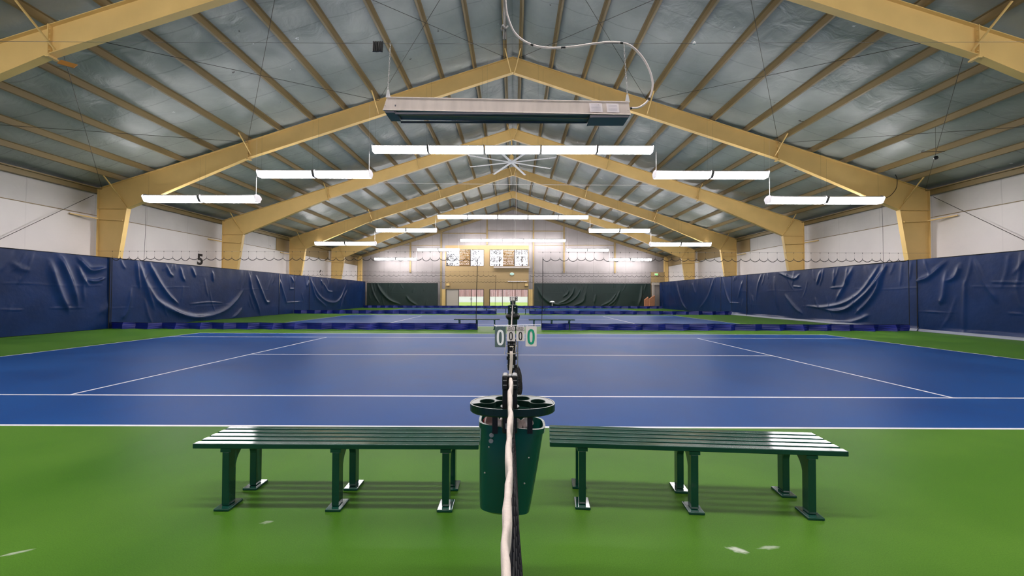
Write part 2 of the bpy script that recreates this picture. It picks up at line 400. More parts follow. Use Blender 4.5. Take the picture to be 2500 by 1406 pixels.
def tree(x, y, h, lean, label):
    e = empty('tree', (x,y,-.02), label=label, cat='tree', group='trees beyond the end windows')
    t = MB(); t.tube([(0,0,0), (lean*.3,0,h*.35), (lean*.7,.1,h*.7), (lean,0,h)], .2, 8, rs=[.26,.2,.13,.05])
    for k in range(6):
        a = random.uniform(0, 6.28); z = h*random.uniform(.35,.8); t.tube([(lean*z/h,0,z), (lean*z/h+math.cos(a)*1.2, math.sin(a), z+.9), (lean*z/h+math.cos(a)*2, math.sin(a)*1.7, z+1.3)], .05, 5)
    t.build('trunk', BARK, e)
    c = MB()
    for k in range(900):
        a = random.uniform(0, 6.28); rr = random.uniform(.1,1)**.6*3.6; zz = h*random.uniform(.45,1.08); fall = 1-abs(zz/h-.65)*1.1
        p = Vector((lean*.7+math.cos(a)*rr*fall, math.sin(a)*rr*fall, zz)); s = random.uniform(.10,.24)
        u = Vector((random.uniform(-1,1), random.uniform(-1,1), random.uniform(-1,1))).normalized(); v = u.orthogonal().normalized(); w_ = u.cross(v)
        c.add([p+u*s, p+v*s*.6, p-u*s, p-v*s*.6, p+w_*s*.4, p-w_*s*.4], [(0,1,4), (1,2,4), (2,3,4), (3,0,4), (1,0,5), (2,1,5), (3,2,5), (0,3,5)])
    c.build('crown', LEAF, e)
tree(-16, 97, 12.5, .6, 'leafy tree behind the left upper window, farthest left')
tree(-10.2, 99, 13, -.5, 'leafy tree behind the left upper window, nearer the middle')
tree(-3.6, 97, 12.5, .5, 'leafy tree behind the right upper window, left side')
tree(2.4, 100, 13.5, -.3, 'leafy tree behind the right upper window, right side')

# ================================================================ STEEL FRAMES
def flanged(m, poly, y, fw=.2, t=.018, skip=()):
    """web plate in the x-z plane plus flanges along its edges"""
    m.prism(poly, 'y', y-.008, y+.008)
    n = len(poly)
    for i in range(n):
        if i in skip: continue
        a, b = poly[i], poly[(i+1) % n]
        m.bar((a[0],y,a[1]), (b[0],y,b[1]), fw if abs(a[0]-b[0]) < abs(a[1]-b[1])*.6 else fw, t, up=Vector((a[1]-b[1],0,b[0]-a[0])).normalized())
ORD = {3: 'overhead, nearest and cropped by the top edge', 4: 'nearest with both columns in view', 5: 'second with both columns in view', 6: 'third with both columns in view', 7: 'fourth, closest to the end wall'}
for fi, y in enumerate(FR):
    e = empty('steel_frame', (0,y,0), label='tan steel portal frame spanning the hall, ' + ORD.get(fi-0, ''), cat='steel frame', group='steel frames') if fi in ORD else \
        empty('steel_frame', (0,y,0), label='tan steel portal frame behind the camera end of the hall', cat='steel frame', group='steel frames behind the camera')
    for s in (-1, 1):
        c = MB(); flanged(c, [(s*18.0,0), (s*18.0,5.95), (s*16.72,5.17), (s*17.38,0)] if False else [(s*18.0,0), (s*18.0,5.17), (s*16.72,5.17), (s*17.52,0)], 0)
        c.build('column', TAN, e)
        r = MB(); flanged(r, [(s*18.0,5.19), (s*18.0,ztop(18.0)), (0,ztop(0)), (0,11.17), (s*11.5,7.41), (s*16.72,5.19)], 0, skip=(2,))
        r.bar((s*16.72,-.05,5.2), (s*17.45,-.05,6.2), .06, .012); r.bar((s*16.72,.05,5.2), (s*17.45,.05,6.2), .06, .012)
        r.build('rafter', TAN, e)
        p = MB()
        for xx in (11.5,):
            p.box(s*xx-.012, s*xx+.012, -.11, .11, 7.36, ztop(xx)+.02); p.box(s*xx-.05, s*xx+.05, -.12, .12, 7.33, 7.37)
            for q in range(5): p.box(s*xx-.04, s*xx+.04, -.09, -.06, 7.5+q*.13, 7.53+q*.13)
        p.build('splice_plate', TAN, e)
        for xx in (5.87, 11.5-.1, 17.0, .33):
            b = MB(); zb = 11.17-(.327*xx if xx < 11.5 else 0) if xx < 12 else 5.3
            if xx > 12: zb = 5.5
            tgt = (s*(.06 if xx < 1 else xx-.04), -.03, zb+.06)
            b.bar((s*xx, -.85, ztop(xx)+.03), tgt, .04, .03)
            b.build('flange_brace', TAN, e)
        if fi == 3 and s < 0:
            q_ = MB(); q_.box(-.22,.22,-.07,.07,-.008,.008,0,Matrix.Translation((-11.24,.12,7.27)) @ Matrix.Rotation(.28,4,'Y') @ Matrix.Rotation(1.1,4,'X'))
            q_.build('loose_plate', mat('rusty_plate', rgb(150,104,44), .6), e)['label'] = 'rust brown loose plate'
        g_ = MB(); g_.bar((s*17.95,-.12,4.72), (s*16.85,-.12,4.66), .05, .05); g_.bar((s*18.2,-1.0,4.78), (s*17.9,-.05,4.72), .06, .05)
        g_.build('girt_brace', TAN, e)
PN = ['first', 'second', 'third', 'fourth', 'fifth', 'sixth', 'seventh', 'eighth', 'ninth', 'tenth', 'eleventh', 'twelfth', 'thirteenth']
for s, sd in ((-1,'left'), (1,'right')):
    for i, xx in enumerate(PX):
        m = MB(); z0 = ztop(xx)+.012; x = s*xx; sh = -.0
        m.box(x-.006, x+.006, YB, YE-.3, z0, z0+.2); m.box(x, x+s*.075, YB, YE-.3, z0, z0+.006); m.box(x-s*.075, x, YB, YE-.3, z0+.19, z0+.2)
        m.box(x+s*.07, x+s*.076, YB, YE-.3, z0, z0+.02)
        tag(m.build('roof_purlin', PURL), 'tan roof purlin running the length of the hall, %s to the %s of the ridge' % (PN[i], sd), 'roof purlin', 'roof purlins')
    m = MB(); m.box(s*18.02, s*18.20, YB, YE-.35, 5.84, 6.02); m.box(s*17.9, s*18.1, YB, YE-.35, 6.02, 6.06)
    tag(m.build('eave_strut', PURL), 'brown eave strut along the top of the %s wall' % sd, 'eave strut')
# cross bracing rods in the roof (nearest full bay) and in the walls
NOD = [0.15, 5.83, 11.5, 17.8]
for s, sd in ((-1,'left'), (1,'right')):
    for i, pn in enumerate(('ridge', 'middle', 'eave')):
        for (xa, xb, dn) in ((NOD[i], NOD[i+1], 'falling away from the viewer'), (NOD[i+1], NOD[i], 'rising away from the viewer')):
            m = MB(); m.tube([(s*xa, FR[3]+.1, ztop(xa)-.06), (s*xb, FR[4]-.1, ztop(xb)-.06)], .008, 5)
            tag(m.build('brace_rod', WIRE), 'thin roof brace rod, %s panel %s of ridge, %s' % (pn, sd, dn), 'brace rod', 'roof brace rods')
    for a, b, dn in (((FR[4]-.15,5.75), (FR[3]+.1,.3), 'rising to the first column in view'), ((FR[3]+.1,5.75), (FR[4]-.15,.3), 'running down behind the blue curtain')):
        m = MB(); m.tube([(s*18.08,a[0],a[1]), (s*18.08,b[0],b[1])], .011, 5)
        tag(m.build('brace_rod', WIRE), 'brace rod on %s wall, %s' % (sd, dn), 'brace rod', 'wall brace rods')

# ================================================================ LIGHTS
def make_fixture():
    e = empty('light_fixture'); L = 1.172
    h = MB(); h.prism([(-.20,.055), (-.10,.12), (.10,.12), (.20,.055)], 'x', -L, L)
    for x in (-L, L): h.prism([(-.28,.02), (-.23,.09), (-.1,.15), (.1,.15), (.23,.09), (.28,.02), (.16,-.19), (-.16,-.19)], 'x', x-.008, x+.008)
    h.prism([(-.19,.05), (-.258,-.02), (-.145,-.19), (.145,-.19), (.258,-.02), (.19,.05)], 'x', -.006, .006)
    h.build('housing', mat('fixture_grey', rgb(150,148,150), .6), e)
    for a, b in ((-L+.03,-.014), (.014,L-.03)):
        l = MB(); l.prism([(-.195,.053), (-.25,-.02), (-.14,-.18), (.14,-.18), (.25,-.02), (.195,.053)], 'x', a, b); l.build('lens', LENS, e)  # upper slope of the lens is shaped to add uplight on the roof
    return e
def hanger(e, x, ztotal, thick):
    m = MB(); m.tube([(x,0,.13), (x,0,.95)], .012 if thick else .002, 5); m.tube([(x,0,.95), (x,0,ztotal)], .0018, 4)
    m.build('hanger', WHITE if thick else WIRE, e)
proto = None
ROWS = [('nearest', 17.5), ('middle', 32.6), ('farthest', 46.6), (None, 2.45), (None, -12.6)]  # last row is out of view, added to light the near walls and roof
for rn, y in ROWS:
    slots = [(-4.82+2.41*i, 7.77, 'centre', i) for i in range(5)]
    for s, sd in ((-1,'left'), (1,'right')):
        slots += [(s*7.28, 6.69, sd+' upper', 0), (s*9.72, 6.69, sd+' upper', 1), (s*12.14, 5.61, sd+' lower', 0), (s*14.58, 5.61, sd+' lower', 1)]
    for x, z, seg, i in slots:
        if proto is None: f = proto = make_fixture()
        else: f = copy_tree(protob)
        if f is proto:
            protob = f
        f.location = (x, y, z); zt = zroof(x)-z
        if rn:
            if seg == 'centre': where = ['leftmost', 'second from left', 'middle one', 'second from right', 'rightmost'][i] + ' of five at the top'
            else: where = ('inner' if i == 0 else 'outer') + ' one of the ' + seg + ' pair'
            lab = 'fluorescent fixture, %s light row, %s' % (rn, where)
        else: lab = 'white fluorescent fixture in an unseen row above or behind the viewer'
        tag(f, lab, 'light fixture', 'fluorescent fixtures in the %s row' % (rn or 'unseen'))
        f['hz'] = zt; f['inner'] = 1 if (seg != 'centre' and i == 0) else 0
for f in [o for o in bpy.data.objects if o.name.startswith('light_fixture')]:
    zt = f['hz']; inner = f['inner']; s = 1 if f.location.x > 0 else -1
    hanger(f, -s*1.1, zt+.35*0 - .0 if inner else zt, bool(inner)); hanger(f, s*1.1, zt-SL*1.1, False)
    del f['hz']; del f['inner']

# ---- big ceiling fan
fan = empty('ceiling_fan', (-.08,25.3,9.73), label='large eight-bladed white ceiling fan hanging under the ridge', cat='ceiling fan')
m = MB(); m.lathe([(.0,-.03), (.1,-.03), (.22,0), (.24,.05), (.2,.12), (0,.12)], n=24); m.build('hub', WHITE, fan)
m = MB(); m.lathe([(0,.12), (.13,.12), (.14,.4), (.06,.46), (.04,1.5), (0,1.5)], n=16); m.build('motor', TAN, fan)
for k in range(8):
    a = math.radians(19+45*k); d = Vector((math.sin(a), math.cos(a), 0)); m = MB()
    m.bar(d*.2, d*2.35, .17, .018, up=(0,0,1)); bl_ = m.build('blade', WHITE, fan, bevel=.005)
    m = MB(); m.bar(d*2.38, d*2.82, .15, .02, up=(0,0,1)); m.bar(d*2.80, d*2.86+Vector((0,0,.08)), .15, .015); m.build('blade_tip', WHITE, bl_)
m = MB(); m.tube([(-8.3,25.15,8.4), (0,25.15,8.3), (8.9,25.15,8.28)], .012, 5)
tag(m.build('stay_cable', WHITE), 'thin pale cable strung level behind the ceiling fan', 'cable')

# ---- curtain wire with sliders, white pulley, knotted rope, heater
yh = 2.6
m = MB(); m.tube([(-17.9,yh,3.10), (-3.3,yh,3.085), (0,yh,3.072), (3.3,yh,3.09), (17.9,yh,3.12)], .0011, 6)
tag(m.build('curtain_wire', WIRE), 'thin steel wire strung across the hall above the heater', 'wire')
for k in range(6):
    m = MB(); x = -.862+.0112*k; m.tube([(x,yh,3.085), (x+.001,yh,3.08), (x,yh-.004,3.02-.004*random.random())], .0058, 6)
    m.tube([(x+.003*math.cos(t),yh,3.084+.006*math.sin(t)) for t in [i*PI/4 for i in range(8)]], .0015, 4, closed=True)
    tag(m.build('curtain_slider', BLACK), 'black curtain slider bunched with others on the wire left of the heater', 'curtain slider', 'curtain sliders on the wire')
m = MB(); m.lathe([(0,-.008), (.006,-.008), (.010,-.002), (.010,.004), (.004,.010), (0,.010)], (1.2,yh,3.078), 12)
tag(m.build('pulley', WHITE), 'small white pulley on the wire right of the heater', 'pulley')
m = MB()
for dx, ph in ((-.006,0), (.006,2), (0,4)):
    m.tube([(-.018+dx+.002*math.sin(z*40+ph), yh+.004*math.cos(z*25+ph), z) for z in [3.1+.02*i for i in range(30)]], .0045, 6)
m.tube([(-.012,yh,3.68), (-.012,yh,11.9)], .006, 6)
kn = [(-.018+.017*math.cos(t)*(1+.3*math.sin(3*t)), yh-.008+.012*math.sin(t), 3.172+.012*math.sin(2*t+.5)) for t in [i*PI/8 for i in range(16)]]
m.tube(kn, .006, 6, closed=True)
tag(m.build('rope', mat('rope', rgb(150,146,142), .9, bump=.4, bscale=200)), 'knotted grey rope hanging from the ridge to the wire', 'rope')

ht = empty('heater', (0,yh,2.6), label='long brushed-metal radiant heater hung on two chains over the net', cat='heater')
def tilt(x): return -.018*x      # slight drop to the right
def hz(x, z): return (x, z+tilt(x))
m = MB()
XL, XR = -.777, .773
# front panel (leans), folded lips, end plates
def P(x, y, z): return (x, y, z+tilt(x))
m.quad(P(-.758,-.045,.088), P(.766,-.045,.088), P(.773,-.062,-.0), P(-.777,-.062,-.0))
m.quad(P(-.758,-.045,.088), P(.766,-.045,.088), P(.766,.06,.088), P(-.758,.06,.088))
m.quad(P(-.758,.06,.088), P(.766,.06,.088), P(.74,.075,.0), P(-.74,.075,.0))
for xa, xb in ((-.758,-.777), (.766,.773)): m.quad(P(xa,-.045,.088), P(xa,.06,.088), P(xb*.955,.075,0), P(xb,-.062,0))
m.bar(P(-.777,-.063,.002), P(.773,-.063,.002), .006, .006); m.bar(P(-.758,-.046,.089), P(.766,-.046,.089), .005, .005)
for x, z in ((-.755,.062), (-.765,.03), (.752,.068), (.758,.03), (.57,.066), (.574,.022)): m.lathe([(0,0), (.003,0)], P(x,-.06,z), 6)
m.build('housing', STEEL, ht, solid=.002)
m = MB()
m.quad(P(-.70,-.058,.006), P(.53,-.058,.006), P(.53,.07,.004), P(-.70,.07,.004), 0)
m.box(.53, .762, -.058, .07, -.028, -.012); m.box(-.765, -.70, -.058, .07, -.0, .012)
m.box(.52, .53, -.058, .07, -.03, .03); m.box(-.705, -.697, -.058, .07, -.002, .05)
m.box(-.70,.53,-.062,-.056,-.012,.0); m.box(-.70,.53,.066,.072,-.012,.0)
m.build('reflector', DSTEEL, ht)
m = MB(); m.tube([P(-.69,0,.018), P(.52,0,.018)], .007, 8); m.v = [(x_, y_, z_-.016) for x_, y_, z_ in m.v]; m.build('heating_tube', mat('quartz_tube', rgb(150,130,120), .2), ht)
for x in (-.752, .757):
    m = MB(); m.prism([(x-.014,.088+tilt(x)), (x+.016,.088+tilt(x)), (x+.006,.138+tilt(x)), (x-.004,.138+tilt(x))], 'y', -.047, -.043); m.build('hanger_bracket', WHITE, ht)
    m = MB(); zt = .476; zb = .136+tilt(x); nl = 22
    for k in range(nl):
        z = zb+(zt-zb)*(k+.5)/nl; hx = x+(.0 if x < 0 else -.009)*(z-zb)/.34*1.0; r = (zt-zb)/nl*.72
        m.tube([(hx+(math.cos(t)*.0042 if k % 2 else 0), -.045*(1-(z-zb)/(zt-zb))+(0 if k % 2 else math.cos(t)*.0042), z+math.sin(t)*r) for t in [i*PI/4 for i in range(8)]], .0014, 5, closed=True)
    m.build('chain', CONC, ht)
for a, b, in ((.515,.595), (.622,.698)):
    m = MB(); m.quad(P(a,-.056,.072), P(b,-.056,.072), P(b+.004,-.0655,.012), P(a+.004,-.0655,.012))
    for q in range(5):
        z = .06-q*.009; m.quad(P(a+.012,-.0605-.0012*q,z), P(b-.01,-.0605-.0012*q,z), P(b-.01,-.0608-.0012*q,z-.0016), P(a+.012,-.0608-.0012*q,z-.0016), 1)
    m.build('label_sticker', [CARDW, mat('faint_print', rgb(160,155,170), .7)], ht, norm=False)
# armoured cable from the heater, looping up to the roof
def spline(pts, n=12):
    out = []; P_ = [Vector(p) for p in pts]; P_ = [P_[0]*2-P_[1]] + P_ + [P_[-1]*2-P_[-2]]
    for i in range(1, len(P_)-2):
        for k in range(n):
            t = k/n; a, b, c, d = P_[i-1:i+3]
            out.append(.5*((2*b)+(c-a)*t+(2*a-5*b+4*c-d)*t*t+(-a+3*b-3*c+d)*t**3))
    return out + [P_[-2]]
cp = [(.775,2.56,2.638), (.844,2.58,2.655), (.91,2.6,2.721), (.932,2.6,2.827), (.885,2.6,2.96), (.793,2.6,3.06), (.688,2.6,3.084), (.56,2.6,3.075), (.425,2.6,3.055), (.267,2.6,3.047), (.15,2.6,3.07), (.06,2.6,3.13), (.012,2.6,3.22), (-.012,2.6,3.34), (-.016,2.6,3.6), (-.01,2.6,5), (0,2.6,8), (0,2.6,11.95)]
sp_ = spline(cp)
tot = []
for i, p in enumerate(sp_): tot.append(.0062+.0006*(i % 2))
m = MB(); m.tube(sp_, .006, 8, rs=tot)
cab = tag(m.build('armoured_cable', mat('pale_conduit', rgb(214,202,196), .45), smooth=True), 'pale flexible conduit looping from the heater up to the roof', 'cable')
m = MB()
for i0 in (0, 22, 66, 100, 118): m.tube(sp_[i0:i0+3], .0078, 8)
m.build('tape_band', BLACK, cab)

for sx_, lab in ((-15.87,'thin black cord hanging beside the nearest left column'), (15.93,'thin black cord hanging beside the nearest right column')):
    m = MB(); m.tube([(sx_,17.6,5.55), (sx_+.01,17.58,4.2), (sx_-.01,17.56,3.0), (sx_,17.56,2.6)], .006, 5); tag(m.build('black_cable', BLACKC), lab, 'cord')
m = MB(); m.tube(spline([(16.45,17.55,6.75), (16.5,17.5,6.5), (16.42,17.45,6.1), (16.2,17.45,5.8), (15.95,17.45,5.66), (15.75,17.5,5.66)]), .012, 6)
tag(m.build('power_cord', BLACKC), 'black power cord curving from the right beam to the light fixture', 'cord')
# ---- wall numbers
for ch, yy, z in (('5', 23.8, 3.47), ('6', 38.7, 3.48)):
    M = Matrix.Translation((-XW+.03, yy, z)) @ Matrix.Rotation(PI/2, 4, 'Z') @ Matrix.Rotation(PI/2, 4, 'X')
    tag(text_obj(ch, .86, INKK, 'wall_number', M=M, sx=1.1, bold=.03), {'5': 'large black numeral five on the left wall, nearer the camera', '6': 'large black numeral six on the left wall, farther away'}[ch], 'number')
m = MB(); m.lathe([(0,-.02), (.22,-.02), (.26,0), (.22,.02), (0,.02)], n=20)
o = m.build('wall_plaque', [mat('plaque', rgb(190,215,205), .4)]); o.location = (-.1, YE-.05, 3.97); o.rotation_euler = (PI/2,0,0); o.scale = (1,.62,1)
tag(o, 'small pale oval plaque high on the tan end wall', 'plaque')
mm = MB(); mm.box(-.17,-.12,-.06,.09,.02,.03); mm.box(.1,.15,-.09,.09,.02,.03); mm.box(-.03,.02,-.09,.06,.02,.03); mm.box(-.12,.0,-.0,.04,.02,.03)
q = mm.build('lettering', INKG, o)
for x, sd in ((-7.62,'left'), (1.6,'right')):
    e = empty('wall_speaker', (x,YE-.12,2.72), label='small tan box speaker on the end wall above the %s doors' % sd, cat='speaker')
    m = MB(); m.box(-.17,.17,-.1,.1,-.14,.14); m.build('cabinet', TAN, e)
    for z in (-.17,.17): m = MB(); m.box(-.2,.2,-.11,.11,z-.03,z+.03); m.build('bracket', PURL, e)
e = empty('exit_sign', (16.75,YE-.4,3.95), label='small glowing green exit sign in the far right corner', cat='exit sign')
m = MB(); m.box(-.2,.2,-.04,.04,-.13,.13); m.build('casing', WHITE, e, bevel=.02)
m = MB(); m.box(-.17,.17,-.05,-.041,-.1,.1); m.build('face', EXITM, e)
m = MB(); m.box(16.15,17.7,YE-.35,YE-.25,4.1,4.2); m.box(16.15,16.2,YE-.35,YE-.3,0,4.2); m.box(16.2,17.7,YE-.33,YE-.29,2.9,4.1)
tag(m.build('corner_panel', TAN2), 'tan boxed panel in the far right corner behind the exit sign', 'panel')
m = MB(); m.box(16.2,16.4,YE-.8,YE-.6,1.3,2.7); m.box(16.15,17.0,YE-.82,YE-.58,2.7,3.0)
tag(m.build('grey_post', GREYP), 'grey post with a boxed head in the far right corner', 'post')
kb = empty('sloped_bin', (15.8,47.2,0), label='orange-brown wooden sloped-top box standing by the far right corner', cat='wooden box')
m = MB(); m.prism([(-.54,0), (-.12,0), (-.12,1.32), (-.54,.98)], 'y', .1, .45); m.build('rear_board', WOOD, kb)
m = MB(); m.prism([(-.1,0), (.45,0), (.5,1.5), (-.1,1.1)], 'y', -.3, .1); m.build('front_board', WOOD, kb)
bc = empty('ball_cart', (4.55,47.1,0), label='small white domed ball cart in front of the right green curtain', cat='ball cart')
m = MB(); m.lathe([(.0,.12), (.14,.11), (.3,.02), (.32,-.03), (.0,-.03)], (0,0,.7), 18); m.build('dome_lid', WHITE, bc, smooth=True)
m = MB(); m.lathe([(0,.1), (.08,.1), (.06,.67), (0,.67)], n=12); m.build('stand', CONC, bc)
m = MB(); m.lathe([(0,0), (.25,0), (.22,.1), (0,.1)], n=12); m.build('base', BLACK, bc)
m = MB(); m.lathe([(0,-.07), (.05,-.05), (.07,0), (.05,.05), (0,.07)], (0,0,0), 12); o = m.build('loudspeaker_ball', BLACK); o.location = (14.55,14,6.22)
m2 = MB(); m2.tube([(0,0,.05), (0,0,zroof(14.55)-6.22)], .004, 5); m2.build('cord', WIRE, o); m2 = MB(); m2.bar((-.5,0,.2), (.3,0,.22), .02, .02); m2.build('arm', WIRE, o)
o.name = 'hanging_ball'; tag(o, 'small black ball hanging near the right side roof', 'hanging ball')

# ================================================================ CURTAINS
FOLDS = {'L1': [(0.13, 0.08, [(14.95, 2.66), (15.16, 1.93), (15.39, 1.31), (15.66, 0.78)]),
 (0.11, 0.08, [(15.25, 2.9), (15.48, 2.42), (15.73, 1.82), (15.98, 0.96)]),
 (0.1, 0.06, [(15.94, 2.9), (16.16, 2.63), (16.48, 2.42), (17.05, 2.56)]),
 (0.08, 0.05, [(15.92, 2.58), (16.11, 2.12), (16.34, 1.8)]),
 (0.02, 0.02, [(14.98, 0.93), (15.6, 0.92), (16.26, 0.92)]),
 (0.06, 0.04, [(16.27, 2.03), (16.66, 1.99), (17.02, 2.13)]),
 (0.02, 0.02, [(13.54, 0.93), (14.17, 0.9)]),
 (0.1, 0.02, [(13.84, 2.54), (14.08, 2.34), (14.32, 2.29)]),
 (0.2, 0.04, [(17.52, 1.78), (17.27, 1.08), (16.77, 0.58)])], 'L2': [(0.07, 0.06, [(18.42, 2.94), (18.49, 2.36), (18.6, 1.73)]),
 (0.1, 0.08, [(19.06, 2.9), (19.57, 2.08), (20.14, 1.41), (20.74, 0.97)]),
 (0.12, 0.06, [(18.89, 2.05), (19.59, 1.07), (20.57, 0.56), (21.93, 0.26), (22.94, 0.3)]),
 (0.14, 0.07, [(19.59, 1.13), (21.01, 0.4), (22.34, 0.18), (24.04, 0.49), (25.02, 1.06), (25.77, 1.74)]),
 (0.12, 0.06, [(18.52, 2.94), (18.96, 1.73), (19.37, 0.75)]),
 (0.07, 0.05, [(20.01, 2.84), (20.19, 2.5), (20.43, 2.37)]),
 (0.08, 0.05, [(20.85, 2.83), (20.97, 2.4), (21.16, 2.13)]),
 (0.08, 0.05, [(21.6, 2.88), (21.89, 2.38)]),
 (0.08, 0.05, [(23.11, 2.75), (23.21, 2.2)]),
 (0.03, 0.03, [(21.53, 0.95), (22.93, 1.02), (24.03, 0.95)]),
 (0.13, 0.08, [(26.31, 2.75), (26.58, 1.75), (27.2, 0.75), (27.52, 0.08)]),
 (0.11, 0.06, [(27.02, 2.68), (27.48, 1.96), (28.14, 1.01), (28.61, 0.95)]),
 (0.1, 0.05, [(24.79, 0.04), (25.26, 0.27), (25.68, 0.61)]),
 (0.1, 0.05, [(17.77, 0.37), (18.03, 0.79), (18.2, 1.72)])], 'L3': [(0.13, 0.07, [(29.68, 2.6), (30.18, 1.71), (30.74, 0.79)]),
 (0.05, 0.03, [(31.11, 1.91), (31.81, 1.92)]),
 (0.04, 0.03, [(30.52, 0.86), (32.82, 0.91)]),
 (0.1, 0.05, [(33.64, 2.15), (34.1, 2.64)]),
 (0.1, 0.04, [(31.26, 2.85), (31.74, 2.4)])], 'L4': [(0.15, 0.09, [(34.3, 2.79), (34.97, 1.51), (36.03, 0.87), (37.3, 0.4)]),
 (0.16, 0.09, [(34.59, 2.48), (35.63, 1.51), (36.97, 0.93), (38.3, 0.72), (39.55, 0.81), (40.58, 1.37), (41.55, 2.32)]),
 (0.15, 0.07, [(40.41, 0.15), (41.07, 1.16), (41.97, 1.96)]),
 (0.1, 0.05, [(36.69, 2.48), (37.52, 1.82), (38.54, 1.75)]),
 (0.1, 0.05, [(36.13, 2.75), (36.69, 2.29)])], 'R1': [(0.09, 0.05, [(16.07, 2.82), (16.51, 2.4), (16.84, 2.19), (17.31, 2.09)]),
 (0.09, 0.05, [(15.53, 2.67), (15.72, 2.24), (16.03, 2.05)]),
 (0.1, 0.05, [(16.03, 2.43), (16.15, 1.5), (16.31, 1.16)]),
 (0.06, 0.04, [(15.38, 2.03), (15.43, 0.96), (15.44, 0.03)]),
 (0.02, 0.02, [(16.86, 0.85), (16.16, 0.81)]),
 (0.1, 0.04, [(15.06, 2.84), (14.76, 2.0), (14.38, 1.26)]),
 (0.06, 0.03, [(17.52, 1.29), (17.45, 0.82), (17.28, 0.31)]),
 (0.02, 0.02, [(14.08, 0.89), (13.63, 0.88)]),
 (0.03, 0.015, [(14.57, 1.98), (13.62, 1.93)])], 'R2': [(0.11, 0.1, [(18.66, 2.83), (19.12, 2.15), (19.79, 1.5), (20.72, 0.86), (21.53, 0.69), (22.5, 0.76)]),
 (0.1, 0.09, [(18.82, 2.46), (19.12, 1.75), (19.66, 1.09), (20.3, 0.59)]),
 (0.09, 0.07, [(19.02, 2.85), (19.49, 2.17), (20.19, 1.5), (21.15, 1.06), (22.5, 0.85), (23.66, 0.89)]),
 (0.12, 0.05, [(20.44, 2.89), (20.96, 2.01), (21.53, 1.2)]),
 (0.08, 0.05, [(25.98, 2.91), (24.7, 2.52), (24.24, 2.74)]),
 (0.08, 0.05, [(20.77, 2.85), (20.83, 2.0)]),
 (0.09, 0.06, [(22.56, 2.81), (22.88, 2.12)]),
 (0.08, 0.04, [(21.61, 2.82), (21.65, 1.96)]),
 (0.04, 0.03, [(24.82, 2.05), (24.11, 1.99)]),
 (0.04, 0.04, [(21.01, 1.94), (21.88, 1.9)]),
 (0.12, 0.05, [(25.49, 1.5), (24.72, 0.81), (24.03, 0.42)]),
 (0.1, 0.05, [(26.55, 2.67), (26.4, 1.5), (26.17, 0.61)]),
 (0.1, 0.04, [(27.9, 2.98), (28.38, 2.1), (28.64, 0.96)]),
 (0.1, 0.06, [(19.58, 0.55), (20.16, 0.28), (21.3, 0.04)])], 'R3': [(0.1, 0.05, [(33.08, 2.86), (32.46, 1.5), (31.86, 0.83)]),
 (0.12, 0.05, [(30.25, 2.53), (30.87, 1.29)]),
 (0.04, 0.03, [(32.16, 0.92), (30.65, 0.92)])], 'R4': [(0.16, 0.08, [(42.64, 2.83), (41.82, 1.63), (40.92, 0.64), (39.78, 0.07)]),
 (0.16, 0.06, [(34.49, 2.92), (35.37, 1.61), (36.44, 0.74), (37.24, 0.35)]),
 (0.15, 0.04, [(38.75, 2.71), (37.9, 1.54)])]}

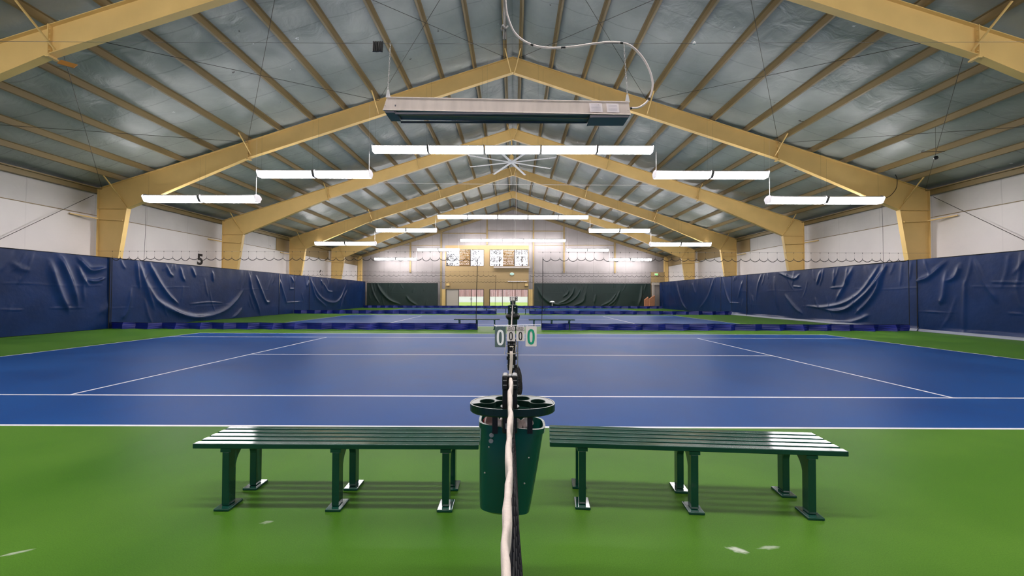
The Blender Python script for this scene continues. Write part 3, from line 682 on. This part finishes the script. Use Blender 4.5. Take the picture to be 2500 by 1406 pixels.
import numpy as np
def curtain(side, ya, yb, label, folds, seed, zt=3.0, m_=CURT, hem=False, x0=17.0, xf=None, grp='blue side curtains'):
    rng = random.Random(seed); L = yb-ya; nu = max(40, int(L*24)); nv = 84
    ph = [rng.uniform(0,6.28) for _ in range(6)]
    S, Zg = np.meshgrid(np.linspace(ya, yb, nu+1), np.linspace(.015, zt, nv+1)); T = 1-Zg/zt
    d = .014*np.sin(S*1.3+ph[0]+T*.8) + .010*np.sin(S*.55+ph[4]-T*1.5) + .007*np.sin(S*6.3+ph[1]+.8*np.sin(S))*np.exp(-T*4)
    d = d + .004*np.sin(S*3.1+T*7+ph[2])*np.sin(S*1.7-T*5+ph[3])
    for tt in (.40, .72): d = d + .006*np.exp(-((T-tt-.008*np.sin(S*2+ph[3]))/.007)**2)*(np.sin(S*.9+ph[4]+tt*9) > .1)
    folds = list(folds); cens = [sum(p[0] for p in f[2])/len(f[2]) for f in folds] or [(ya+yb)/2]
    for k in range(int(L*1.6)):
        s0 = rng.uniform(ya, yb); c0 = min(cens, key=lambda c: abs(c-s0)); dr = (1 if c0 > s0 else -1)*rng.uniform(.1,.6); ln = rng.uniform(.25,1.3); z0 = zt-.03 if rng.random() < .65 else rng.uniform(1.0, zt-.6)
        folds.append((rng.uniform(.035,.08), rng.uniform(.010,.028), [(s0, z0), (s0+dr*ln*.4, z0-ln*.55), (s0+dr*ln, z0-ln)]))
    for w, A, pts in folds:
        best = np.full(S.shape, 1e9); par = np.zeros(S.shape); n = len(pts)-1
        sm = [tuple(p[:2]) for p in spline([(a, b, 0) for a, b in pts], 6)] if n > 1 else pts
        n = len(sm)-1
        for i in range(n):
            a = np.array(sm[i]); b = np.array(sm[i+1]); ab = b-a; q = max(1e-6, ab @ ab)
            t = np.clip(((S-a[0])*ab[0]+(Zg-a[1])*ab[1])/q, 0, 1)
            dd = np.hypot(S-a[0]-t*ab[0], Zg-a[1]-t*ab[1]); k = dd < best
            best = np.where(k, dd, best); par = np.where(k, (i+t)/n, par)
        ww = w*(.55+.7*np.sin(PI*np.clip(par*.8+.15, 0, 1)))
        d = d + A*np.exp(-(best/(ww*.8))**1.5)*np.clip(np.sin(PI*np.clip(par*.92+.05, 0, 1))*1.7, .1, 1)
    if hem: d = d + .12*np.clip((T-.93)/.07, 0, 1)*(.5+.5*np.sin(S*1.1+ph[2]))
    e = empty('curtain', (0,0,0), label=label, cat='curtain', group=grp)
    def pos(s, z, dd): return (side*(x0-dd), s, z) if xf is None else xf(s, z, dd)
    m = MB(); m.v = [pos(float(S[j,i]), float(Zg[j,i]), float(d[j,i])) for j in range(nv+1) for i in range(nu+1)]
    W = nu+1; m.f = [(j*W+i, j*W+i+1, (j+1)*W+i+1, (j+1)*W+i) for j in range(nv) for i in range(nu)]; m.m = [0]*len(m.f)
    m.build('curtain_panel', m_, e, smooth=True)
    b = MB(); b.tube([pos(ya, zt, 0), pos(yb, zt, 0)], .014, 6); b.build('top_cord', BLACKC, e)
    b = MB(); b.tube([pos(yb-.02, .05, .03), pos(yb-.02, zt, .02)], .016, 6); b.build('side_hem', BLACKC, e)
    if hem:
        h = MB(); h.v = [pos(float(S[0,i]), z, float(d[0,i])+.006+o) for z, o in ((.008,.05), (.05,.015), (.11,0)) for i in range(nu+1)]
        h.f = [(j*W+i, j*W+i+1, (j+1)*W+i+1, (j+1)*W+i) for j in range(2) for i in range(nu)]; h.m = [0]*len(h.f)
        h.build('bottom_hem', HEM, e, smooth=True)
    return e
curtain(-1, -8.0, 17.2, 'long blue vinyl side curtain nearest on the left wall', FOLDS['L1'], 1)
curtain(-1, 17.14, 29.7, 'blue vinyl side curtain on the left wall below the number 5', FOLDS['L2'], 2)
curtain(-1, 29.75, 34.1, 'narrow blue vinyl curtain on the left wall between the two longer ones', FOLDS['L3'], 3)
curtain(-1, 34.15, 47.0, 'farthest blue vinyl curtain on the left wall below the number 6', FOLDS['L4'], 4)
curtain(1, -8.0, 17.2, 'long blue vinyl side curtain nearest on the right wall', FOLDS['R1'], 5, hem=True)
curtain(1, 17.14, 29.7, 'blue vinyl side curtain with the widest swag on the right wall', FOLDS['R2'], 6, hem=True)
curtain(1, 29.75, 33.4, 'narrow blue vinyl curtain on the right wall beyond the widest swag', FOLDS['R3'], 7, hem=True)
curtain(1, 33.45, 47.3, 'farthest blue vinyl curtain on the right wall', FOLDS['R4'], 8)
xe = lambda s, z, dd: (s, YE-.42-dd, z)
curtain(1, -17.05, -8.75, 'dark green curtain on the end wall left of the doors', [(.14,.12,[(-15.9,2.8),(-15.3,1.8),(-14.4,.9),(-13.2,.4)]), (.12,.09,[(-12.4,1.3),(-12,.8),(-11.2,.3)]), (.1,.06,[(-16.6,2.8),(-16.2,1.5),(-15.6,.5)])], 11, zt=2.87, m_=GCURT, xf=xe, grp='green end curtains')
curtain(1, 2.5, 16.1, 'dark green curtain on the end wall right of the doors', [(.16,.12,[(2.9,2.4),(3.4,1.4),(4.4,.6),(5.6,.35)]), (.10,.14,[(5.3,.5),(6.2,.9),(6.9,1.6),(7.2,2.4)]), (.10,.12,[(5.0,.35),(6.4,.6),(7.4,1.3),(7.9,2.1)]), (.09,.10,[(5.9,1.3),(6.4,1.7),(6.5,2.1)]),
    (.12,.10,[(7.2,.3),(8.2,.8),(8.5,1.8)]), (.1,.10,[(11.2,.3),(12,1),(12.5,2)]), (.1,.08,[(10.4,.3),(11.4,.8),(12.1,1.7)]), (.12,.10,[(14.7,.4),(15,1.4),(15.1,2.6)]), (.1,.07,[(9.5,.6),(9.7,1.6)])], 12, zt=2.87, m_=GCURT, xf=xe, grp='green end curtains')

# ---- divider nets
NETM = bpy.data.materials.new('divider_mesh'); NETM.use_nodes = True
def mesh_mat(m, pitch, thick, col, ax):
    nt = m.node_tree; L = nt.links.new; N = nt.nodes.new; b = nt.nodes['Principled BSDF']; b.inputs['Base Color'].default_value = col; b.inputs['Roughness'].default_value = .8
    tc = N('ShaderNodeTexCoord'); sp = N('ShaderNodeSeparateXYZ'); L(tc.outputs['Object'], sp.inputs[0]); outs = []
    for a in ax:
        md = N('ShaderNodeMath'); md.operation = 'PINGPONG'; md.inputs[1].default_value = pitch/2; L(sp.outputs[a], md.inputs[0])
        lt = N('ShaderNodeMath'); lt.operation = 'LESS_THAN'; lt.inputs[1].default_value = thick/2; L(md.outputs[0], lt.inputs[0]); outs.append(lt.outputs[0])
    mx = N('ShaderNodeMath'); mx.operation = 'MAXIMUM'; L(outs[0], mx.inputs[0]); L(outs[1], mx.inputs[1]); L(mx.outputs[0], b.inputs['Alpha'])
mesh_mat(NETM, .045, .0003, rgb(30,30,34), (0,2))
TNET = bpy.data.materials.new('tennis_net_mesh'); TNET.use_nodes = True
mesh_mat(TNET, .045, .005, rgb(12,12,13), (1,2))
DN = ['nearest', 'second', 'farthest']
for di, yd in enumerate((17.25, 31.6, 46.3)):
    spans = [(-16.95, -1.47, 'left', -1), (1.29, 16.7, 'right', 1)] if di == 0 else ([(-16.9,-1.3,'left',-1), (1.35,16.9,'right',1)] if di == 1 else [(-16.9,.0,'left',-1), (.5,16.9,'right',1)])
    for xa, xb, sd, s in spans:
        e = empty('divider_net', (0,yd,0), label='%s black divider net with scalloped top and blue skirt, %s half' % (DN[di], sd), cat='divider net', group='divider nets')
        rng = random.Random(di*7+s)
        m = MB(); m.quad((xa,0,.25), (xb,0,.25), (xb,0,2.95), (xa,0,2.95)); m.build('netting', NETM, e)
        # scalloped hem hung on ties from a cable
        p = MB(); x = xa; ze = 3.0; pts = []
        while x < xb-.05:
            st = rng.uniform(.33,.40) if di < 2 else .37; st = min(st, xb-x); sag = rng.uniform(.07,.12)*(1.0 if di == 0 else .9)
            for k in range(5): t = k/5; pts.append((x+st*t, 0, ze-sag*4*t*(1-t)))
            ties = MB(); ties.tube([(x,0,ze-.01), (x,0,ze+.06)], .008, 4)
            ties.tube([(x,0,3.25), (x,0,3.30)], .010, 4); ties.tube([(x,0,ze+.06), (x,0,3.27)], .0012, 3); ties.build('tie', BLACKC, e)
            x += st
        pts.append((xb,0,ze)); p.tube(pts, .013, 5); p.build('scalloped_hem', BLACKC, e)
        c = MB(); c.tube([(-17.6 if s < 0 else xa-.2,0,3.29), (xb+.2 if s < 0 else 17.6,0,3.29)], .0035, 4); c.build('support_cable', WIRE, e)
        xin = xb if s < 0 else xa; xo = xa if s < 0 else xb
        c = MB(); c.tube([(xin,0,3.0), (xin+(-.03 if s < 0 else .0),0,1.6), (xin-.05,0,.1)], .014, 6)
        c.build('edge_cord', BLACKC, e)
        c = MB(); c.tube([(xo,0,3.0), (xo,0,.1)], .012, 6); c.build('edge_cord', BLACKC, e)
        # zig-zag folded skirt
        k = MB(); x = xa-.05; prof = [(x, .1)]; tog = 0
        while x < xb-.2:
            st = rng.uniform(.58,.75) if tog == 0 else rng.uniform(.30,.42)
            x = min(x+st, xb); prof.append((x, (-.16 if tog == 0 else .10)+rng.uniform(-.03,.03))); tog = 1-tog
        if s > 0: prof = [(x_, yy) for x_, yy in prof]
        prof[-1] = (xb, 0)
        nz = 4; vs = []; hs = [rng.uniform(-.012,.012) for _ in prof]
        for j in range(nz+1):
            t = j/nz
            for i, (x_, yy) in enumerate(prof): vs.append((x_, yy*(1-.35*t)+.02*math.sin(i*2.3+j), t*(.27+hs[i])+.003))
        W = len(prof); k.add(vs, [(j*W+i, j*W+i+1, (j+1)*W+i+1, (j+1)*W+i) for j in range(nz) for i in range(W-1)])
        k.build('skirt', SKIRT, e, solid=.006)
        k = MB(); k.tube([(v[0],v[1],v[2]) for v in vs[-W:]], .008, 5); k.build('skirt_cord', BLACKC, e)

# ================================================================ COURT FURNITURE
# ---- bench
def bench():
    e = empty('bench'); LN = 1.95; zt = .44
    sw, gp = .0575, .0225
    for i in range(5):
        y = -.189+sw/2+i*(sw+gp); m = MB()
        m.box(-LN/2, LN/2, y-sw/2, y+sw/2, zt-.034, zt); m.build('slat', GREEN, e, bevel=.005)
    for x in (-.75, 0, .75):
        c = MB(); c.box(x-.036, x+.036, -.185, .185, zt-.058, zt-.036)
        for s in (-1, 1):   # curved web between crossbar and leg
            pts = [(s*.165, zt-.058), (s*-.02, zt-.058)] + [(s*(-.02+.134*math.sin(a)), zt-.058-.135*(1-math.cos(a))) for a in [PI/2*k/7 for k in range(1, 8)]] + [(s*.165, zt-.193)]
            c.prism(pts, 'x', x-.022, x+.022)
        c.build('crossbar', GREEN, e)
        for s in (-1, 1):
            m = MB(); y = s*.148
            m.box(x-.024, x+.024, y-.036, y+.036, .02, zt-.058)
            lg_ = m.build('leg', GREEN, e, bevel=.004)
            m = MB(); m.box(x-.052, x+.052, y-.075+s*.0, y+.075+s*.0, 0, .018); m.build('foot_plate', GREEN, lg_, bevel=.005)
    return e
b0 = bench()
spots = [(-1.165,2.985,0,'dark green slatted bench in the foreground, left of the net'), (1.285,2.965,-.08,'dark green slatted bench in the foreground, right of the net'),
    (-1.50,17.55,0,'dark green bench by the second court, left of the net'), (1.68,17.45,0,'dark green bench by the second court, right of the net'),
    (-1.28,31.9,0,'dark green bench by the far court, left of the net'), (1.75,31.8,0,'dark green bench by the far court, right of the net')]
for i, (x, y, r, lab) in enumerate(spots):
    o = b0 if i == 0 else copy_tree(b0)
    o.location = (x,y,0); o.rotation_euler.z = r; tag(o, lab, 'bench', 'courtside benches')

# ---- net post
def net_post(x, y, label, d):
    e = empty('net_post', (x,y,0), label=label, cat='net post', group='net posts')
    m = MB(); m.lathe([(0,0), (.0185,0), (.0185,.80), (0,.80)], n=20); m.build('post_tube', BLACK, e)
    m = MB(); m.box(-.036, .036, -.036, .036, .79, 1.03); m.build('pulley_housing', BLACK, e, bevel=.010)
    m = MB()
    for s in (-1, 1): m.box(s*.023-.014, s*.023+.014, -.045, .04, 1.0, 1.072)
    m.box(-.012,.012,-.02,.04,1.0,1.066); cp_ = m.build('cap', BLACK, e, bevel=.009)
    m = MB()
    for s in (-1, 1):
        m.box(s*.024-.009, s*.024+.009, -.046, -.042, 1.047, 1.050); m.box(s*.024-.009, s*.024+.009, -.046, -.042, 1.024, 1.028)
    m.build('cap_strip', CONC, cp_)  # thin pale strips across the front of each cap lobe
    m = MB(); m.lathe([(0,0), (.046,0), (.046,.03), (0,.03)], (0,0,.885), 24); m.build('clamp_collar', BLACK, e); m = MB(); m.lathe([(0,0), (.042,0), (.042,.026), (0,.026)], (0,0,.815), 20); m.build('clamp_collar', CONC, e)
    return e
def net(x, ya, yb, label, bulge, zc=.95):
    e = empty('tennis_net', (x,0,0), label=label, cat='tennis net', group='tennis nets')
    mid = (ya+yb)/2; hw = (yb-ya)/2
    def zt(y): return .935+.127*((y-mid)/hw)**2
    def wob(y): return .0022*math.sin(y*14)+.0015*math.sin(y*31+1)+.001*math.sin(y*57)
    N_ = 460; m = MB()
    sec = [(-.0070,-.055), (-.0080,-.02), (-.0078,-.006), (-.004,0), (.004,0), (.0078,-.006), (.0085,-.02), (.0070,-.055)]
    vs = []
    for i in range(N_+1):
        y = ya+(yb-ya)*i/N_; a = 1+.18*math.sin(y*23+.7)+.1*math.sin(y*47)
        for sx, sz in sec: vs.append((sx*a+wob(y), y, zt(y)+sz+.002*math.sin(y*19)))
    W = len(sec); m.add(vs, [(i*W+k, i*W+k+1, (i+1)*W+k+1, (i+1)*W+k) for i in range(N_) for k in range(W-1)])
    m.build('top_tape', TAPE, e, smooth=True)
    m = MB()
    def fn(u, v):
        y = ya+(yb-ya)*u; z = .02+(zt(y)-.04)*v
        return (bulge*(1-v)**.8*(1+.25*math.sin(y*2.1))+.003*math.sin(y*9+v*5), y, z)
    near = ya < 5; ny = int((yb-ya)/.2) if near else int((yb-ya)/.8); pitch = .045 if near else .09; tw = .0026 if near else .003
    nh = int(.9/pitch)
    for j in range(nh+1): m.tube([fn(i/ny, j/nh) for i in range(ny+1)], tw, 3)
    nw = int((yb-ya)/pitch)
    for i in range(nw+1): m.tube([fn(i/nw, j/6) for j in range(7)], tw, 3)
    m.build('mesh', BLACKC, e)
    m = MB(); m.tube([(bulge,ya,.03), (bulge,yb,.03)], .004, 5); m.build('bottom_cord', BLACKC, e)
    m = MB(); m.box(-.012,.012,mid-.025,mid+.025,.01,zt(mid)+.003); m.build('centre_strap', TAPE, e)
    return e
net_post(.027, 2.01, 'black net post in the foreground where the nearest tape ends', 0)
net_post(.030, 3.66, 'black net post behind the courtside score cards', 0)
net_post(.03, 16.4, 'black net post at the far side of the first court', 0)
net_post(.03, 18.29, 'black net post where the second court net begins', 0)
net_post(.03, 31.03, 'black net post at the far side of the second court', 0)
net_post(.03, 32.92, 'black net post where the farthest court net begins', 0)
net(.031, -10.6, 1.97, 'net under the camera with cream tape running to the foreground post', .068)
net(.012, 3.70, 16.36, 'black net of the first court with white tape, beyond the score cards', .03)
net(.03, 18.33, 30.99, 'net of the second court seen edge-on', .03)
net(.03, 32.96, 45.6, 'net of the farthest court seen edge-on', .03)
# bundled loose netting hanging beside the second post
m = MB()
def bun(u, v):
    z = .55+.42*v; a = u*2*PI; z = .54+.30*v; r = (.012+.045*math.sin(min(1,(1-v)*1.15)*PI)**.7)*(1+.15*math.sin(a*5+v*9)); return (.105+.6*r*math.cos(a)-.03*v, 3.66+.9*r*math.sin(a)-.10*(1-v), z)
m.grid(28, 14, bun)
tag(m.build('loose_netting', mat('bunched_net', rgb(30,28,28), .9, bump=1, bscale=90, var=.6, vscale=60), smooth=True), 'bunched black netting sagging beside the score-card rod', 'netting')

# ---- cup tray and waste bin
def cup_tray(x, y, label):
    e = empty('cup_tray', (x,y,.92), label=label, cat='cup tray', group='cup trays')
    def outline(n, a, bf, bb, grow=0):
        pts = []
        for k in range(n):
            t = 2*PI*k/n; cx_, cy_ = math.cos(t), math.sin(t)
            px = (a+grow)*math.copysign(abs(cx_)**.85, cx_)
            py = (bb+grow)*math.copysign(abs(cy_)**.9, cy_) if cy_ > 0 else (bf+grow)*math.copysign(abs(cy_)**1.0, cy_)
            pts.append((px, py))
        return pts
    n = 64; A, BF, BB = .212, .125, .16
    out = outline(n, A, BF, BB); inn = outline(n, A, BF, BB, -.007)
    m = MB()
    vs = [(p[0],p[1],.0) for p in out]+[(p[0],p[1],-.034) for p in out]+[(p[0]*.97,p[1]*.97,-.04) for p in out]+[(p[0],p[1],0) for p in inn]+[(p[0],p[1],-.030) for p in inn]
    fs = []
    for k in range(n):
        j = (k+1) % n
        fs += [(k,j,n+j,n+k), (n+k,n+j,2*n+j,2*n+k), (k,j,3*n+j,3*n+k), (3*n+k,3*n+j,4*n+j,4*n+k)]
    fs += [tuple(range(2*n,3*n)), tuple(range(4*n,5*n))]
    m.add(vs, fs); m.build('tray', DGREEN, e)
    from mathutils.geometry import delaunay_2d_cdt
    holes = [(-.128,.028), (-.05,.088), (.05,.088), (.128,.028)]; RH, RW = .0375, .046
    def yf(x):
        d = .062-.42*abs(x); c = [cy-math.sqrt(max(0, RW*RW-(x-cx)**2)) for cx, cy in holes if abs(x-cx) < RW*.98]
        return min(c+[d])
    back = [p for p in inn if p[1] > yf(p[0])+.004 and p[1] > -.03]; back.sort(key=lambda p: -p[0])
    xa_, xb_ = back[-1][0], back[0][0]
    front = [(xa_+(xb_-xa_)*k/70, yf(xa_+(xb_-xa_)*k/70)) for k in range(1, 70)]
    loop = back+front; pts2 = [Vector(p) for p in loop]; edges = [(k, (k+1) % len(loop)) for k in range(len(loop))]
    for cx_, cy_ in holes:
        b_ = len(pts2); pts2 += [Vector((cx_+RH*math.cos(2*PI*k/28), cy_+RH*math.sin(2*PI*k/28))) for k in range(28)]
        edges += [(b_+k, b_+(k+1) % 28) for k in range(28)]
    ov, oe, of = delaunay_2d_cdt(pts2, edges, [], 1, 1e-6)[:3]
    m = MB(); keep = []
    for f_ in of:
        c_ = sum((ov[k] for k in f_), Vector((0,0)))/len(f_)
        if all(math.hypot(c_.x-cx_, c_.y-cy_) > RH*.97 for cx_, cy_ in holes): keep.append(tuple(f_))
    m.add([(v.x, v.y, -.001) for v in ov], keep)
    nf = len(front)
    for k in range(nf-1): m.quad((*front[k],-.001), (*front[k+1],-.001), (*front[k+1],-.029), (*front[k],-.029))
    m.build('raised_rim', DGREEN, e)
    for cx_, cy_ in holes:
        m = MB(); m.lathe([(0,-.045), (RH-.002,-.045), (RH,-.001), (RH+.003,.0005), (RH+.004,-.001)], (cx_,cy_,0), 28); m.build('cup_holder', DGREEN, e)
    m = MB()
    for s in (-1, 1): m.box(s*.085-.013, s*.085+.013, -.06, -.05, -.135, -.03); m.box(s*.085-.013, s*.085+.013, -.06, .0, -.045, -.036)
    m.build('bracket', BLACK, e)
    return e
ct = cup_tray(.04, 2.055, 'dark green cup tray with four round holders clamped on the foreground post')
def superell(n, a, b, p=.55):
    return [(a*math.copysign(abs(math.cos(t))**p, math.cos(t)), b*math.copysign(abs(math.sin(t))**p, math.sin(t))) for t in [2*PI*k/n for k in range(n)]]
def waste_bin(x, y, label, rock=0):
    e = empty('waste_bin', (x,y,.355), label=label, cat='waste bin', group='waste bins')
    e.rotation_euler = (0, rock, 0); n = 48; m = MB(); H = .45
    levels = [(-.0,.100,.075), (.012,.128,.088), (.06,.134,.092), (H*.55,.151,.102), (H-.03,.163,.112), (H-.028,.170,.119), (H,.172,.121), (H,.160,.109), (H-.05,.156,.105), (.03,.125,.085)]
    vs = []
    for z, a, b in levels: vs += [(p[0], p[1], z) for p in superell(n, a, b)]
    fs = [(i*n+k, i*n+(k+1) % n, (i+1)*n+(k+1) % n, (i+1)*n+k) for i in range(len(levels)-1) for k in range(n)] + [tuple(range(n)), tuple((len(levels)-1)*n+k for k in range(n))]
    m.add(vs, fs); bb_ = m.build('bin_body', BINM, e, smooth=True); bb_.modifiers.new('es', 'EDGE_SPLIT').split_angle = .7
    for px, z in ((-.105,.345), (.095,.31), (-.115,.215), (.085,.18)):
        r = MB(); r.lathe([(0,.004), (.003,.003), (.0045,0), (0,0)], n=10)
        q = r.build('rivet', CONC, bb_); b = .092+.02*z/.45*1.1; q.location = (px,-b-.006,z); q.rotation_euler = (PI/2,0,0)
    for z in (.425-.02, .375):
        r = MB(); r.lathe([(0,.006), (.005,.006), (.006,.003), (.0105,.003), (.0115,0), (0,0)], n=16)
        q = r.build('washer_bolt', CONC, bb_); q.location = (-.098,-.118 if z > .39 else -.113,z); q.rotation_euler = (PI/2,0,0)
    return e
wb = waste_bin(.0, 2.145, 'green plastic waste bin hanging under the cup tray on the foreground post', .085)
rng = random.Random(5)
for k, (px, py, a, sc) in enumerate(((-.085,2.17,.3,1.1), (-.03,2.12,1.2,.8), (.045,2.13,.2,.9), (.10,2.15,2.0,.8), (.0,2.2,.6,.9))):
    m = MB(); m.lathe([(0,-.02), (.026,-.02), (.036,.05), (.034,.05), (.024,-.017), (0,-.017)], n=18)
    e = empty('paper_cup', (px,py,.785), label='crushed pale paper cup in the foreground bin, ' + ['at its left', 'left of the net', 'right of the net', 'at its right', 'in the middle at the back'][k], cat='paper cup', group='paper cups in the bin')
    e.rotation_euler = (1.2, .4, a); e.scale = (sc,)*3; m.build('cup', TRASH, e, smooth=True)
    m = MB(); m.lathe([(.0305,.0), (.0335,.022)], n=18); m.build('print_band', RED if k == 0 else CARDW, e)

# far sets: tall bin, bag, tray
for (y, sfx) in ((16.95, 'first court'), (31.4, 'second court')):
    e = empty('waste_bin', (.03,y,0), label='tall dark green bin standing at the far net post of the %s' % sfx, cat='waste bin', group='tall bins')
    m = MB(); vs = []; n = 40
    lv = [(0,.17,.15), (.05,.18,.16), (.7,.20,.17), (.98,.205,.175), (1.0,.212,.182), (1.04,.21,.18), (1.07,.15,.12)]
    for z, a, b in lv: vs += [(p[0],p[1],z) for p in superell(n, a, b, .4)]
    m.add(vs, [(i*n+k, i*n+(k+1) % n, (i+1)*n+(k+1) % n, (i+1)*n+k) for i in range(len(lv)-1) for k in range(n)] + [tuple(range(n)), tuple((len(lv)-1)*n+k for k in range(n))])
    m.build('bin_body', DGREEN, e, smooth=True).modifiers.new('es', 'EDGE_SPLIT')
    m = MB()
    for s in (-1, 1): m.box(s*.09-.025, s*.09+.025, -.19, -.175, .95, .975); m.box(s*.05-.015, s*.05+.015, -.185, -.17, .70, .78)
    m.build('bin_latch', CARDW, e)
    m = MB(); m.grid(36, 10, lambda u, v: ((.235+.055*math.sin(v*PI)+.012*math.sin(u*31))*math.cos(u*2*PI), (.20+.03*math.sin(v*PI))*math.sin(u*2*PI), .46+.24*v+.015*math.sin(u*17)))
    m.build('bin_liner', mat('black_bag', rgb(14,14,15), .35, bump=.6, bscale=18), e, smooth=True)
c = copy_tree(ct); c.location = (.04,18.33,.92); c['label'] = 'dark cup tray on the near post of the second court'
c = copy_tree(wb); c.location = (.0,18.42,.355); c['label'] = 'green waste bin hanging on the near post of the second court'

# ---- score cards
def zero(m, w_, h, t, z, mi=0, n=40, cx_=0, cz=0):
    """elongated ring digit in the x-z plane"""
    o = [(cx_+w_/2*math.copysign(abs(math.cos(a))**.8, math.cos(a)), cz+h/2*math.copysign(abs(math.sin(a))**.8, math.sin(a))) for a in [2*PI*k/n for k in range(n)]]
    i_ = [(cx_+(w_/2-t)*math.copysign(abs(math.cos(a))**.8, math.cos(a)), cz+(h/2-t)*math.copysign(abs(math.sin(a))**.8, math.sin(a))) for a in [2*PI*k/n for k in range(n)]]
    vs = [(p[0],z,p[1]) for p in o]+[(p[0],z,p[1]) for p in i_]
    m.add(vs, [(k,(k+1) % n,n+(k+1) % n,n+k) for k in range(n)], mi)
def score_holder(y, z, scale, label, vals):
    e = empty('score_holder', (.082,y,z), label=label, cat='score holder', group='score card holders')
    m = MB(); m.tube([(-.205,0,.0), (.205,0,.010)], .0035, 8)
    for x in (-.205,.205,.075,-.085): m.tube([(x,0,-.004+.004), (x,-.001,.014)], .0028, 6)
    m.build('top_bar', WFR, e)
    m = MB(); m.tube([(.0,.012,.004), (.0,.012,-.26), (.004,.012,-.62)], .0055, 8); m.tube([(0,.012,-.235), (0,.012,-.245)], .009, 8); m.tube([(.003,.012,-.42), (.003,.012,-.432)], .009, 8)
    m.build('support_rod', CONC, e)
    return e
def card(par, x0, x1, z0, z1, y, z, label, bgm, ink, kind, ch='0', grp='score cards'):
    e = empty('score_card', (.082+(x0+x1)/2, y, z), label=label, cat='score card', group=grp)
    w_ = x1-x0; m = MB(); r = .006; pts = []
    for cx_, cz, a0 in ((w_/2-r,z1-r,0), (-w_/2+r,z1-r,PI/2), (-w_/2+r,z0+r,PI), (w_/2-r,z0+r,1.5*PI)):
        pts += [(cx_+r*math.cos(a0+t*PI/6), cz+r*math.sin(a0+t*PI/6)) for t in range(4)]
    m.prism(pts, 'y', -.001, .001); m.build('card', bgm, e)
    d = MB(); h = z1-z0
    big = kind == 'big'
    if ch == '0':
        if big: zero(d, w_*.66, h*.76, w_*.2, -.0022, cz=(z0+z1)/2-h*.03)
        else: zero(d, w_*.46, h*.58, w_*.13, -.0022, cz=z0+h*.34)
        d.build('digit', ink, e)
    else:
        text_obj(ch, h*(1.05 if big else .5), ink, 'digit', e, Matrix.Translation((0,-.0022,(z0+z1)/2 if big else z0+h*.35)) @ Matrix.Rotation(PI/2,4,'X'), sx=.8)
    if not big:
        for s_, zz in (('SETS', z1-h*.12), ('WON', z1-h*.26)):
            text_obj(s_, h*.155, ink, 'lettering', e, Matrix.Translation((0,-.0022,zz)) @ Matrix.Rotation(PI/2,4,'X'), sx=1.35)
    m = MB()
    for s in (-1, 1): m.tube([(s*w_*.34,-.004*math.cos(t),z1+.002+.008*math.sin(t)) for t in [k*PI/4 for k in range(8)]], .001, 4, closed=True)
    m.build('card_ring', WFR, e)
    return e
ys_ = 3.62; zs = 1.187
score_holder(ys_, zs, 1, 'white-barred score holder on a rod above the near net', None)
card(None, -.200, -.104, -.188, -.006, ys_-.008, zs, 'grey score card with a large white 0, left end of the bar', CARDG, INKW, 'big')
card(None, -.096, -.022, -.134, -.006, ys_-.008, zs, 'small white sets-won card with a black 0, left of the rod', CARDW, INKK, 'small')
card(None, -.012, .062, -.133, -.004, ys_-.008, zs, 'small white sets-won card with a black 0, right of the rod', CARDW, INKK, 'small')
card(None, .070, .168, -.182, -.003, ys_-.008, zs+.002, 'white score card with a large green 0, right end of the bar', CARDW, INKG, 'big')
yf, zf = 18.25, 1.40
score_holder(yf, zf, 1, 'distant score holder at the second court net', None)
for x0, x1, z0, ch, bgm, ink, kd, lab in ((-.2,-.11,-.19,'3',CARDW,INKK,'big','distant white score card showing 3'), (-.10,-.03,-.16,'0',CARDW,INKK,'small','distant small sets card beside the 3'),
        (-.02,.05,-.16,'4',CARDW,INKK,'small','distant small sets card beside the 2'), (.06,.16,-.19,'2',INKK,INKW,'big','distant black score card showing a white 2')):
    card(None, x0, x1, z0, -.004, yf-.008, zf, lab, bgm, ink, kd, ch, 'distant score cards')
m = MB(); m.grid(4, 14, lambda u, v: (.012+.026*u+.004*math.sin(v*9)-.006*(1-v), 3.565-.004*math.sin(u*PI)-.006*math.sin(v*5), .50+.47*v))
tag(m.build('tape_end', TAPE, smooth=True, solid=.003), 'loose white tape end hanging down the post below the score cards', 'tape')
for zz, ya_, za, zb_, lab in ((0, 32.6, 7.95, 10.5, 'thin white conduit dropping from the ridge to the middle light row'), (0, 46.6, 7.95, 9.9, 'thin white conduit dropping to the farthest light row')):
    m = MB(); m.tube([(.27, ya_, za), (.26, ya_, zb_), (.22, ya_-.02, zb_+.06), (.24, ya_, 11.3)], .014, 5); tag(m.build('conduit', WHITE), lab, 'conduit')
# white tie cords on the post behind the cards
m = MB()
for x in (-.022,.068): m.tube([(x,3.60,1.05), (x-.004,3.6,.99), (x-.01,3.6,.94)], .0022, 5)
m.tube([(.02,3.6,1.0), (.03,3.58,1.01), (.045,3.6,.99), (.03,3.6,.93), (.012,3.6,.90)], .0025, 5)
for z in (.94,1.005): m.tube([(.03+.045*math.cos(t),3.66+.045*math.sin(t),z) for t in [k*PI/8 for k in range(16)]], .0035, 5, closed=True)
tag(m.build('tie_cord', TAPE), 'white cord lashed around the post under the score cards', 'cord')
